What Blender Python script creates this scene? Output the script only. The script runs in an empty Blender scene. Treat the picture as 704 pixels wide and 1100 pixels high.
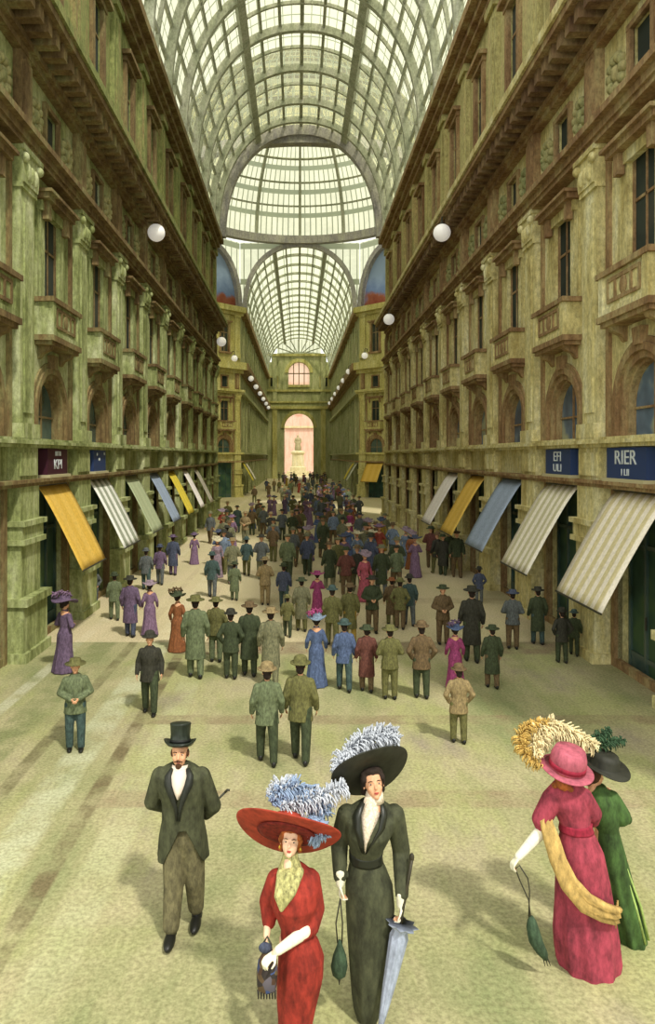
import bpy, bmesh, math, random
from mathutils import Vector, Matrix
random.seed(7)
PI = math.pi
C = bpy.context.scene.collection
SC = bpy.context.scene

# ------------------------------------------------------------------ materials
def lin(c):
    return tuple(((v/255)/12.92 if v/255 <= .04045 else ((v/255+.055)/1.055)**2.4) for v in c) + (1.0,)

MATS = {}
def _new(name):
    m = bpy.data.materials.new(name); m.use_nodes = True
    nt = m.node_tree; nt.nodes.clear()
    out = nt.nodes.new('ShaderNodeOutputMaterial')
    return m, nt, out

def ramp(nt, fac, stops):
    r = nt.nodes.new('ShaderNodeValToRGB')
    e = r.color_ramp.elements
    while len(e) < len(stops): e.new(.5)
    for k, (p, c) in enumerate(stops):
        e[k].position = p; e[k].color = lin(c)
    nt.links.new(fac, r.inputs[0])
    return r.outputs[0]

def noise(nt, scale, detail=4, vec=None, rough=.6):
    n = nt.nodes.new('ShaderNodeTexNoise'); n.inputs['Scale'].default_value = scale
    n.inputs['Detail'].default_value = detail; n.inputs['Roughness'].default_value = rough
    if vec is not None: nt.links.new(vec, n.inputs['Vector'])
    return n.outputs['Fac']

def pos(nt, scale=(1, 1, 1), obj=False):
    if obj:
        g = nt.nodes.new('ShaderNodeTexCoord'); o = g.outputs['Object']
    else:
        g = nt.nodes.new('ShaderNodeNewGeometry'); o = g.outputs['Position']
    mp = nt.nodes.new('ShaderNodeMapping'); mp.inputs['Scale'].default_value = scale
    nt.links.new(o, mp.inputs['Vector'])
    return mp.outputs['Vector']

def mixc(nt, fac, a, b, mode='MIX'):
    m = nt.nodes.new('ShaderNodeMix'); m.data_type = 'RGBA'; m.blend_type = mode
    for s, v in ((m.inputs[0], fac), (m.inputs[6], a), (m.inputs[7], b)):
        if isinstance(v, (int, float)): s.default_value = v
        elif isinstance(v, tuple): s.default_value = v
        else: nt.links.new(v, s)
    return m.outputs[2]

def bsdf(nt, out, col, rough=.85, spec=.25, metal=0):
    b = nt.nodes.new('ShaderNodeBsdfPrincipled')
    b.inputs['Roughness'].default_value = rough; b.inputs['Metallic'].default_value = metal
    b.inputs['Specular IOR Level'].default_value = spec
    if isinstance(col, tuple): b.inputs['Base Color'].default_value = col
    else: nt.links.new(col, b.inputs['Base Color'])
    nt.links.new(b.outputs[0], out.inputs[0])
    return b

def stone(name, a, b, c, streak=1.0, rough=.9):
    """weathered stone: three paint tones in patches with a fine grain"""
    m, nt, out = _new(name)
    n1 = noise(nt, 1.1, 7, pos(nt, (1.5, 1.5, .3)), .72)
    col = ramp(nt, n1, [(.36, a), (.5, b), (.64, c)])
    g = noise(nt, 9, 5, pos(nt, (1, 1, .6)), .8)
    gr = ramp(nt, g, [(.34, (140, 138, 134)), (.66, (255, 255, 255))])
    col = mixc(nt, .7, col, gr, 'MULTIPLY')
    bsdf(nt, out, col, rough)
    MATS[name] = m; return m

def cloth(name, a, var=.25, rough=.85, scale=26, sheen=0):
    m, nt, out = _new(name)
    d = tuple(max(0, int(v*(1-var))) for v in a); l = tuple(min(255, int(v*(1+var*.7))+3) for v in a)
    n1 = noise(nt, scale, 5, pos(nt, (1, 1, .45), True), .7)
    col = ramp(nt, n1, [(.32, d), (.5, a), (.68, l)])
    b = bsdf(nt, out, col, rough)
    MATS[name] = m; return m

def flat(name, a, rough=.6, spec=.3, metal=0):
    m, nt, out = _new(name); bsdf(nt, out, lin(a), rough, spec, metal); MATS[name] = m; return m

# stones of the two arcade walls (one greener, one yellower)
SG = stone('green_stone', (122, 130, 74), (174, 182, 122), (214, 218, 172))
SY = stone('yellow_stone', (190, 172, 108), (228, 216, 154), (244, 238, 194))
SGB = stone('green_brown_stone', (112, 90, 60), (142, 120, 80), (158, 152, 104))
SYB = stone('brown_stone', (136, 102, 70), (166, 136, 96), (190, 172, 124))
SGU = stone('upper_green_stone', (108, 116, 62), (154, 160, 98), (160, 142, 96))
SYU = stone('upper_yellow_stone', (158, 146, 92), (196, 188, 128), (206, 184, 132))
SP = stone('corner_yellow_stone', (184, 174, 100), (214, 204, 130), (226, 220, 160))
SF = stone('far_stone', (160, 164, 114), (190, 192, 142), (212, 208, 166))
SREL = stone('relief_stone', (136, 142, 92), (170, 168, 116), (192, 180, 126))
IRON = stone('grey_iron', (158, 164, 142), (180, 184, 162), (198, 198, 184), rough=.7)
IRON2 = stone('violet_iron', (156, 152, 158), (178, 174, 170), (196, 194, 180), rough=.7)
DARKIRON = flat('dark_iron', (60, 58, 46), .5)

def glass_mat(name, base, nu, nv, bar=(168, 174, 148), bw=.11, tr=.82):
    """roof glazing: panes that let daylight through, crossed by thin glazing bars laid out on the surface's own UVs"""
    m, nt, out = _new(name)
    tc = nt.nodes.new('ShaderNodeTexCoord'); sep = nt.nodes.new('ShaderNodeSeparateXYZ')
    nt.links.new(tc.outputs['UV'], sep.inputs[0])
    def line(s, n, w):
        a = nt.nodes.new('ShaderNodeMath'); a.operation = 'MULTIPLY'; a.inputs[1].default_value = n; nt.links.new(s, a.inputs[0])
        f = nt.nodes.new('ShaderNodeMath'); f.operation = 'FRACT'; nt.links.new(a.outputs[0], f.inputs[0])
        l = nt.nodes.new('ShaderNodeMath'); l.operation = 'LESS_THAN'; l.inputs[1].default_value = w; nt.links.new(f.outputs[0], l.inputs[0])
        return l.outputs[0]
    mx = nt.nodes.new('ShaderNodeMath'); mx.operation = 'MAXIMUM'
    nt.links.new(line(sep.outputs[0], nu, bw), mx.inputs[0]); nt.links.new(line(sep.outputs[1], nv, bw), mx.inputs[1])
    nz = noise(nt, .8, 4, pos(nt))
    pane = ramp(nt, nz, [(.3, tuple(int(v*.93) for v in base)), (.7, base)])
    t = nt.nodes.new('ShaderNodeBsdfTranslucent'); nt.links.new(pane, t.inputs[0])
    p = nt.nodes.new('ShaderNodeBsdfTransparent'); nt.links.new(pane, p.inputs[0])
    ms = nt.nodes.new('ShaderNodeMixShader'); ms.inputs[0].default_value = tr
    nt.links.new(t.outputs[0], ms.inputs[1]); nt.links.new(p.outputs[0], ms.inputs[2])
    d = nt.nodes.new('ShaderNodeBsdfDiffuse'); d.inputs[0].default_value = lin(bar)
    t2 = nt.nodes.new('ShaderNodeBsdfTranslucent'); t2.inputs[0].default_value = lin(bar)
    m2 = nt.nodes.new('ShaderNodeMixShader'); m2.inputs[0].default_value = .55
    nt.links.new(d.outputs[0], m2.inputs[1]); nt.links.new(t2.outputs[0], m2.inputs[2])
    fin = nt.nodes.new('ShaderNodeMixShader')
    nt.links.new(mx.outputs[0], fin.inputs[0]); nt.links.new(ms.outputs[0], fin.inputs[1]); nt.links.new(m2.outputs[0], fin.inputs[2])
    nt.links.new(fin.outputs[0], out.inputs[0])
    return m
G_VAULT = glass_mat('vault_glass', (240, 238, 212), 44, 1/1.06)
G_FAR = glass_mat('far_vault_glass', (236, 236, 208), 24, 1/4.25, bw=.14)
G_DOME = glass_mat('dome_glass', (238, 236, 208), 128, 7, bw=.2)
G_DRUM = glass_mat('drum_glass', (232, 232, 206), 1.25, .25, bw=.16)

def pane_mat(name, a, b, c, rough=.25):
    m, nt, out = _new(name)
    n1 = noise(nt, .9, 3, pos(nt, (1, 1, 1)), .5)
    bsdf(nt, out, ramp(nt, n1, [(.36, a), (.5, b), (.62, c)]), rough, .4)
    return m
P_SKYREF = pane_mat('sky_reflection_glass', (70, 84, 100), (96, 116, 136), (166, 170, 140))  # blue and cream sky reflections painted into the pane colour
P_TEAL = pane_mat('teal_glass', (48, 64, 52), (66, 88, 84), (84, 100, 90))
P_DARK = pane_mat('dark_glass', (34, 42, 34), (46, 54, 44), (62, 62, 50), .9)
P_SHOP = pane_mat('shop_glass', (34, 60, 48), (48, 78, 62), (70, 96, 62), .8)
def pink_glass():
    m, nt, out = _new('pink_lit_glass')
    t = nt.nodes.new('ShaderNodeBsdfTranslucent'); t.inputs[0].default_value = lin((248, 228, 216))
    p = nt.nodes.new('ShaderNodeBsdfTransparent'); p.inputs[0].default_value = lin((252, 238, 228))
    ms = nt.nodes.new('ShaderNodeMixShader'); ms.inputs[0].default_value = .5
    nt.links.new(t.outputs[0], ms.inputs[1]); nt.links.new(p.outputs[0], ms.inputs[2]); nt.links.new(ms.outputs[0], out.inputs[0])
    return m
P_PINK = pink_glass()

def floor_mat():
    m, nt, out = _new('marble_floor')
    v = pos(nt, (1, 1, 1)); sep = nt.nodes.new('ShaderNodeSeparateXYZ'); nt.links.new(v, sep.inputs[0])
    X, Y = sep.outputs[0], sep.outputs[1]
    n1 = noise(nt, .55, 6, pos(nt, (1.2, .5, 1)), .62)
    col = ramp(nt, n1, [(.34, (144, 150, 104)), (.45, (168, 166, 122)), (.55, (186, 178, 138)), (.66, (166, 156, 132))])
    n2 = noise(nt, .5, 5, pos(nt, (1.3, .5, 1)), .6)
    col = mixc(nt, ramp(nt, n2, [(.5, (0, 0, 0)), (.6, (170, 170, 170))]), col, lin((166, 176, 102)))
    n3 = noise(nt, .9, 6, pos(nt, (.6, 2.2, 1)), .7)
    col = mixc(nt, ramp(nt, n3, [(.55, (0, 0, 0)), (.66, (150, 150, 150))]), col, lin((158, 148, 112)))
    def band(src, c, w):
        a = nt.nodes.new('ShaderNodeMath'); a.operation = 'SUBTRACT'; a.inputs[1].default_value = c; nt.links.new(src, a.inputs[0])
        b = nt.nodes.new('ShaderNodeMath'); b.operation = 'ABSOLUTE'; nt.links.new(a.outputs[0], b.inputs[0])
        l = nt.nodes.new('ShaderNodeMapRange'); l.inputs[1].default_value = w; l.inputs[2].default_value = w*.7
        l.inputs[3].default_value = 0; l.inputs[4].default_value = 1; nt.links.new(b.outputs[0], l.inputs[0])
        return l.outputs[0]
    def mul(a, b):
        k = nt.nodes.new('ShaderNodeMath'); k.operation = 'MULTIPLY'
        for s, q in ((k.inputs[0], a), (k.inputs[1], b)):
            if isinstance(q, (int, float)): s.default_value = q
            else: nt.links.new(q, s)
        return k.outputs[0]
    def gt(src, t):
        k = nt.nodes.new('ShaderNodeMath'); k.operation = 'GREATER_THAN'; k.inputs[1].default_value = t; nt.links.new(src, k.inputs[0]); return k.outputs[0]
    wear = ramp(nt, noise(nt, 1.6, 4, pos(nt), .6), [(.35, (70, 70, 70)), (.6, (255, 255, 255))])
    def paint(col, f, c, k): return mixc(nt, mul(mul(f, k), wear), col, lin(c))
    for c, w, k, tone in ((-2.75, .13, .95, (124, 112, 82)), (-3.35, .3, .7, (204, 206, 172)), (-4.05, .13, .85, (124, 118, 84)), (-4.75, .35, .8, (136, 142, 96)), (-5.4, .15, .7, (206, 204, 176)),
                          (-2.2, .25, .45, (200, 200, 158)), (3.6, .12, .35, (150, 140, 100)), (4.9, .35, .4, (150, 160, 96))):
        col = paint(col, band(X, c, w), tone, k)
    inside = gt(X, -2.65)
    # paler tan beyond the broad band, lightened to offset dimmer light under the vault
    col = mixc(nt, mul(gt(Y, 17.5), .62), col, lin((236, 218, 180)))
    for c, w, k, tone in ((9.5, .28, .75, (160, 142, 112)), (12.35, .25, .75, (152, 136, 106)), (17.0, .65, .9, (150, 132, 106)), (18.3, .4, .4, (206, 196, 150)),
                          (22.5, .5, .4, (166, 146, 108)), (28, .6, .4, (170, 150, 116)), (36, .8, .4, (176, 156, 124)), (6.7, .25, .3, (170, 176, 116))):
        col = paint(col, mul(band(Y, c, w), inside), tone, k)
    g = ramp(nt, noise(nt, 22, 3, pos(nt), .7), [(.34, (176, 174, 168)), (.66, (255, 255, 255))])
    col = mixc(nt, .75, col, g, 'MULTIPLY')
    bsdf(nt, out, col, .75, .2)
    return m
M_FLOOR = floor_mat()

def striped(name, a, b, n):
    m, nt, out = _new(name)
    tc = nt.nodes.new('ShaderNodeTexCoord'); sep = nt.nodes.new('ShaderNodeSeparateXYZ'); nt.links.new(tc.outputs['UV'], sep.inputs[0])
    k = nt.nodes.new('ShaderNodeMath'); k.operation = 'MULTIPLY'; k.inputs[1].default_value = n; nt.links.new(sep.outputs[0], k.inputs[0])
    f = nt.nodes.new('ShaderNodeMath'); f.operation = 'FRACT'; nt.links.new(k.outputs[0], f.inputs[0])
    st = ramp(nt, f.outputs[0], [(.44, a), (.56, b)])
    g = ramp(nt, noise(nt, 14, 4, pos(nt), .7), [(.3, (205, 205, 200)), (.7, (255, 255, 255))])
    bsdf(nt, out, mixc(nt, .7, st, g, 'MULTIPLY'), .9, .1)
    return m
AW = {'cream': striped('cream_stripe', (252, 242, 226), (226, 212, 166), 6.5), 'cream2': striped('cream_stripe_two', (252, 244, 228), (212, 204, 166), 5.5),
      'white': striped('white_stripe', (252, 252, 244), (166, 172, 152), 3.5), 'blue': striped('blue_canvas', (164, 178, 202), (158, 172, 194), 3),
      'yellow': striped('yellow_canvas', (232, 192, 96), (226, 184, 84), 3), 'plain': striped('white_canvas', (254, 246, 240), (250, 240, 234), 3),
      'lemon': striped('lemon_canvas', (236, 216, 84), (228, 204, 76), 3), 'sage': striped('sage_canvas', (186, 194, 156), (176, 186, 148), 3),
      'two': striped('white_gap', (252, 252, 244), (120, 130, 96), 2)}

# ------------------------------------------------------------------ mesh building
class MB:
    def __init__(s): s.bm = bmesh.new(); s.uv = None
    def face(s, vs):
        try: return s.bm.faces.new(vs)
        except ValueError: return None
    def hexa(s, p):
        v = [s.bm.verts.new(q) for q in p]
        for f in ((0, 3, 2, 1), (4, 5, 6, 7), (0, 1, 5, 4), (1, 2, 6, 5), (2, 3, 7, 6), (3, 0, 4, 7)): s.face([v[i] for i in f])
    def box(s, x0, x1, y0, y1, z0, z1):
        s.hexa([(x0, y0, z0), (x1, y0, z0), (x1, y1, z0), (x0, y1, z0), (x0, y0, z1), (x1, y0, z1), (x1, y1, z1), (x0, y1, z1)])
        return s
    def loft(s, rings, cap=True, close=False):
        """rings: equal-length lists of points"""
        R = [[s.bm.verts.new(p) for p in r] for r in rings]
        n = len(R[0]); m = len(R)
        for i in range(m if close else m-1):
            a, b = R[i], R[(i+1) % m]
            for j in range(n): s.face([a[j], a[(j+1) % n], b[(j+1) % n], b[j]])
        if cap and not close: s.face(R[0][::-1]); s.face(R[-1])
        return s
    def capsule(s, p0, p1, r0, r1, seg=12):
        p0, p1 = Vector(p0), Vector(p1); d = p1-p0; L = d.length
        u = d.normalized() if L > 1e-6 else Vector((0, 0, 1))
        a = u.orthogonal().normalized(); b = u.cross(a)
        rings = []
        for t in (-80, -50, -20, 0): rings.append((p0+u*r0*math.sin(math.radians(t)), r0*math.cos(math.radians(t))))
        for t in (0, 20, 50, 80): rings.append((p1+u*r1*math.sin(math.radians(t)), r1*math.cos(math.radians(t))))
        s.loft([[c+a*r*math.cos(2*PI*j/seg)+b*r*math.sin(2*PI*j/seg) for j in range(seg)] for c, r in rings])
        return s
    def limb(s, pts, rs, seg=12):
        for i in range(len(pts)-1): s.capsule(pts[i], pts[i+1], rs[i], rs[i+1], seg)
        return s
    def tube(s, pts, rs, seg=8):
        pts = [Vector(p) for p in pts]
        if isinstance(rs, (int, float)): rs = [rs]*len(pts)
        rings = []; a = None
        for i, p in enumerate(pts):
            d = (pts[min(i+1, len(pts)-1)]-pts[max(i-1, 0)]).normalized()
            a = d.orthogonal().normalized() if a is None else (a-d*a.dot(d)).normalized()
            b = d.cross(a)
            rings.append([p+(a*math.cos(2*PI*j/seg)+b*math.sin(2*PI*j/seg))*rs[i] for j in range(seg)])
        return s.loft(rings)
    def ell(s, c, r, M=None, seg=14, n=9):
        c = Vector(c); M = M or Matrix.Identity(3)
        rings = []
        for i in range(n):
            t = -PI/2+PI*(i+.35)/(n-.3)
            rings.append([c+M@Vector((r[0]*math.cos(t)*math.cos(2*PI*j/seg), r[1]*math.cos(t)*math.sin(2*PI*j/seg), r[2]*math.sin(t))) for j in range(seg)])
        return s.loft(rings)
    def lathe(s, prof, c=(0, 0, 0), M=None, seg=24, fx=None):
        """prof: (radius, height) from bottom outward to top; fx(angle, r, h) may bend it"""
        c = Vector(c); M = M or Matrix.Identity(3); rings = []
        for r, h in prof:
            q = []
            for j in range(seg):
                a = 2*PI*j/seg; rr, hh = (r, h) if fx is None else fx(a, r, h)
                q.append(c+M@Vector((rr*math.cos(a), rr*math.sin(a), hh)))
            rings.append(q)
        return s.loft(rings)
    def prism(s, pts, f, d0, d1):
        """polygon pts (u, v) extruded between depths d0, d1 through f(u, v, d)"""
        a = [s.bm.verts.new(f(u, v, d0)) for u, v in pts]; b = [s.bm.verts.new(f(u, v, d1)) for u, v in pts]
        n = len(pts); s.face(a[::-1]); s.face(b)
        for j in range(n): s.face([a[j], a[(j+1) % n], b[(j+1) % n], b[j]])
        return s
    def mesh(s, name):
        bmesh.ops.recalc_face_normals(s.bm, faces=s.bm.faces[:])
        me = bpy.data.meshes.new(name); s.bm.to_mesh(me); s.bm.free(); return me
    def build(s, name, mat, parent=None, smooth=False, loc=None, origin=None):
        me = s.mesh(name)
        if origin is not None: me.transform(Matrix.Translation(-Vector(origin)))
        return link(name, me, mat, parent, smooth, loc)

def link(name, me, mat=None, parent=None, smooth=False, loc=None):
    if mat is not None and len(me.materials) == 0: me.materials.append(mat)
    if smooth: me.polygons.foreach_set('use_smooth', [True]*len(me.polygons))
    o = bpy.data.objects.new(name, me); C.objects.link(o)
    if parent: o.parent = parent
    if loc is not None: o.location = loc
    return o

def fuse(mb, voxel, iters=4, dec=None):
    """the union of the solids in mb as one continuous surface"""
    me = mb.mesh('tmp'); o = bpy.data.objects.new('tmp', me); C.objects.link(o)
    r = o.modifiers.new('r', 'REMESH'); r.mode = 'VOXEL'; r.voxel_size = voxel
    if iters:
        q = o.modifiers.new('s', 'SMOOTH'); q.iterations = iters; q.factor = .5
    if dec:
        q = o.modifiers.new('d', 'DECIMATE'); q.ratio = dec
    dg = bpy.context.evaluated_depsgraph_get()
    out = bpy.data.meshes.new_from_object(o.evaluated_get(dg))
    bpy.data.objects.remove(o); bpy.data.meshes.remove(me)
    out.polygons.foreach_set('use_smooth', [True]*len(out.polygons))
    return out

def decimate(me, ratio):
    o = bpy.data.objects.new('tmp', me); C.objects.link(o)
    q = o.modifiers.new('d', 'DECIMATE'); q.ratio = ratio
    out = bpy.data.meshes.new_from_object(o.evaluated_get(bpy.context.evaluated_depsgraph_get()))
    bpy.data.objects.remove(o)
    return out

def empty(name, loc=(0, 0, 0), rz=0):
    o = bpy.data.objects.new(name, None); C.objects.link(o); o.location = loc; o.rotation_euler = (0, 0, rz)
    o.empty_display_size = .2
    return o
def tag(o, label=None, cat=None, group=None, kind=None):
    if kind: o['kind'] = kind
    if label: o['label'] = label
    if cat: o['category'] = cat
    if group: o['group'] = group
    return o
CH = {}
def kids(o):
    return list(o.children)
def dup(root, name=None):
    r = root.copy(); C.objects.link(r)
    if name: r.name = name
    for ch in kids(root):
        c = ch.copy(); C.objects.link(c); c.parent = r; c.matrix_parent_inverse = ch.matrix_parent_inverse
        for g in kids(ch):
            d = g.copy(); C.objects.link(d); d.parent = c; d.matrix_parent_inverse = g.matrix_parent_inverse
    return r

# ------------------------------------------------------------------ camera
CAMH, FPX, VX, VY = 4.6, 760.0, 320.0, 490.0
cam = bpy.data.cameras.new('camera'); co = bpy.data.objects.new('camera', cam); C.objects.link(co)
co.location = (0, 0, CAMH); co.rotation_euler = (PI/2, 0, 0)
cam.sensor_width = 36; cam.lens = FPX/1100*36
cam.shift_x = (352-VX)/1100; cam.shift_y = -(550-VY)/1100
cam.clip_end = 1000; SC.camera = co

# ------------------------------------------------------------------ the gallery's plan
WL, WR = 6.5, 7.0            # wall planes: x = -WL and x = +WR
XC = (WR-WL)/2; HALF = (WL+WR)/2
BAY, B0 = 4.25, 14.3
Y_NEAR, Y_OCT, Y_FAR, Y_END = B0-1.5*BAY, 54.0, 80.0, 146.0
HT = 21.3                    # wall top, where the vault springs
RISE, RISE_FAR = 8.5, 7.45

def frame_side(side):
    """maps (along, height, out-of-wall depth) of a wall to the world"""
    if side == 'left': return lambda s, h, d: (-WL+d, s, h)
    return lambda s, h, d: (WR-d, s, h)
def lbox(mb, f, s0, s1, h0, h1, d0, d1):
    mb.hexa([f(s0, h0, d0), f(s1, h0, d0), f(s1, h0, d1), f(s0, h0, d1), f(s0, h1, d0), f(s1, h1, d0), f(s1, h1, d1), f(s0, h1, d1)])

OPEN = [(1.15, 0.0, 3.9, False), (.95, 5.0, 6.62, True), (.55, 7.65, 10.9, False), (.42, 12.3, 13.5, False), (.5, 16.2, 19.3, False)]
def arch_pts(c, r, h0, n=14):
    return [(c+r*math.cos(PI*i/n), h0+r*math.sin(PI*i/n)) for i in range(n+1)]
def wall_bay(mb, f, c, hb, th=.7, openings=OPEN, split=15.1, upper=None, dd=0):
    """one bay of pierced wall; what lies above split goes to the mesh upper"""
    h = 0.0
    def T(h0): return upper if (upper is not None and h0 >= split-1e-6) else mb
    for half, h0, h1, ar in openings:
        if h0 > h+1e-6:
            if h < split < h0 and upper is not None:
                lbox(mb, f, c-hb, c+hb, h, split, -th, 0); lbox(upper, f, c-hb, c+hb, split, h0, -th, 0)
            else: lbox(T(h), f, c-hb, c+hb, h, h0, -th, 0)
        t = T(h0)
        lbox(t, f, c-hb, c-half, h0, h1, -th, 0); lbox(t, f, c+half, c+hb, h0, h1, -th, 0)
        if ar:
            sp = h1-half
            A = arch_pts(c, half, sp)
            k = len(A)//2
            for i in range(len(A)-1):
                (u0, v0), (u1, v1) = A[i], A[i+1]
                t.prism([(u0, v0), (u0, h1), (u1, h1), (u1, v1)] if abs(u0-u1) > 1e-6 else [(u0, v0), (u0, h1), (u1, v1)], f, -th, 0)
        h = h1
    lbox(T(h), f, c-hb, c+hb, h, HT, -th, 0)

def structure(o): o['kind'] = 'structure'; return o
CNT = {'window': 0, 'door': 0, 'trim': 0}
def nxt(k): CNT[k] += 1; return f'{k}_{CNT[k]}'

# --- prototypes for one bay, in local axes: x along the wall, y out of the wall (towards the hall), z up
def lf(s, h, d): return (s, d, h)
def ring_arch(mb, r0, r1, h0, d0, d1, n=18, foot=0):
    """archivolt: half ring between radii, with straight legs down by foot"""
    def P(r, i):
        a = PI*i/n; return (r*math.cos(a), h0+r*math.sin(a))
    for i in range(n): mb.prism([P(r0, i), P(r1, i), P(r1, i+1), P(r0, i+1)], lf, d0, d1)
    if foot:
        for sg in (1, -1): mb.prism([(sg*r0, h0-foot), (sg*r1, h0-foot), (sg*r1, h0), (sg*r0, h0)], lf, d0, d1)

def proto_arch_window(surr, glass, simple=False):
    r = empty('window_proto')
    sp = 5.67
    mb = MB(); ring_arch(mb, .93, 1.08, sp, -.3, .02, foot=.67); ring_arch(mb, 1.08, 1.24, sp, -.05, .1, foot=.67); ring_arch(mb, 1.24, 1.36, sp, -.05, .05, foot=.67)
    ring_arch(mb, .86, .95, sp, -.3, -.1, foot=.67)
    mb.build('surround', surr, r)
    mb = MB(); mb.prism(arch_pts(0, .9, sp)+[(-.9, 5.0), (.9, 5.0)], lf, -.34, -.26); mb.build('pane', glass, r)
    mb = MB(); lbox(mb, lf, -.03, .03, 5.0, 6.55, -.26, -.22); lbox(mb, lf, -.9, .9, 5.6, 5.65, -.26, -.22)
    mb.build('frame', surr, r)
    mb = MB(); mb.prism([(-.14, 6.86), (.14, 6.86), (.2, 7.22), (-.2, 7.22)], lf, -.05, .16); mb.build('keystone', surr, r)
    return r
def proto_tall_window(stone_, surr, glass):
    r = empty('window_proto')
    mb = MB(); lbox(mb, lf, -.56, .56, 7.65, 10.92, -.3, -.08); mb.build('pane', glass, r)
    mb = MB()
    for sg in (-1, 1): lbox(mb, lf, sg*.52-.03, sg*.52+.03, 7.65, 10.9, -.08, -.03)
    lbox(mb, lf, -.025, .025, 7.65, 10.9, -.08, -.05); lbox(mb, lf, -.5, .5, 9.9, 9.96, -.08, -.05); mb.build('frame', surr, r)
    mb = MB()
    for sg in (-1, 1):
        lbox(mb, lf, sg*.72-.15, sg*.72+.15, 7.65, 10.75, -.02, .07); lbox(mb, lf, sg*.98-.06, sg*.98+.06, 7.65, 10.75, -.02, .05)
    lbox(mb, lf, -.92, .92, 10.75, 11.0, -.02, .14); mb.build('surround', stone_, r)
    mb = MB(); lbox(mb, lf, -1.05, 1.05, 11.0, 11.14, -.02, .34); lbox(mb, lf, -1.12, 1.12, 11.14, 11.22, -.02, .44)
    for sg in (-1, 1): lbox(mb, lf, sg*.72-.1, sg*.72+.1, 10.55, 11.0, .1, .26)
    mb.build('hood', surr, r)
    return r
def proto_attic_window(stone_, surr, glass):
    r = empty('window_proto')
    mb = MB(); lbox(mb, lf, -.43, .43, 12.3, 13.5, -.36, -.08); mb.build('pane', glass, r)
    mb = MB()
    for sg in (-1, 1): lbox(mb, lf, sg*.5-.08, sg*.5+.08, 12.22, 13.58, -.02, .09)
    lbox(mb, lf, -.58, .58, 13.5, 13.62, -.02, .1); lbox(mb, lf, -.62, .62, 12.18, 12.3, -.02, .14); mb.build('frame', surr, r)
    return r
def proto_upper_window(stone_, surr, glass):
    r = empty('window_proto')
    mb = MB(); lbox(mb, lf, -.51, .51, 16.2, 19.32, -.36, -.08); mb.build('pane', glass, r)
    mb = MB()
    for sg in (-1, 1): lbox(mb, lf, sg*.62-.13, sg*.62+.13, 16.2, 19.4, -.02, .12)
    lbox(mb, lf, -.8, .8, 19.3, 19.5, -.02, .16); lbox(mb, lf, -.92, .92, 19.5, 19.66, -.02, .34); lbox(mb, lf, -.85, .85, 16.0, 16.2, -.02, .25)
    lbox(mb, lf, -.03, .03, 16.2, 19.3, -.08, -.05); lbox(mb, lf, -.5, .5, 18.3, 18.37, -.08, -.05)
    mb.build('frame', surr, r)
    return r
def proto_door(surr, glass):
    r = empty('door_proto')
    mb = MB(); lbox(mb, lf, -1.16, 1.16, 0, 3.9, -.36, -.28); mb.build('pane', glass, r)
    mb = MB()
    for x in (-1.1, -.4, .4, 1.1): lbox(mb, lf, x-.04, x+.04, 0, 3.88, -.28, -.22)
    for z in (.35, 2.7, 3.8): lbox(mb, lf, -1.12, 1.12, z-.05, z+.05, -.28, -.23)
    lbox(mb, lf, -1.1, -.4, 0, .35, -.28, -.25); lbox(mb, lf, .4, 1.1, 0, .35, -.28, -.25)
    mb.build('frame', P_TEAL, r)
    mb = MB()
    for sg in (-1, 1): lbox(mb, lf, sg*1.24-.09, sg*1.24+.09, 0, 3.9, -.1, .08)
    mb.build('jamb', surr if False else SGB if surr is None else surr, r)
    mb = MB(); mb.capsule((.34, -.21, 1.0), (.34, -.21, 1.25), .02, .02); mb.build('handle', DARKIRON, r)
    return r
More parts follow.
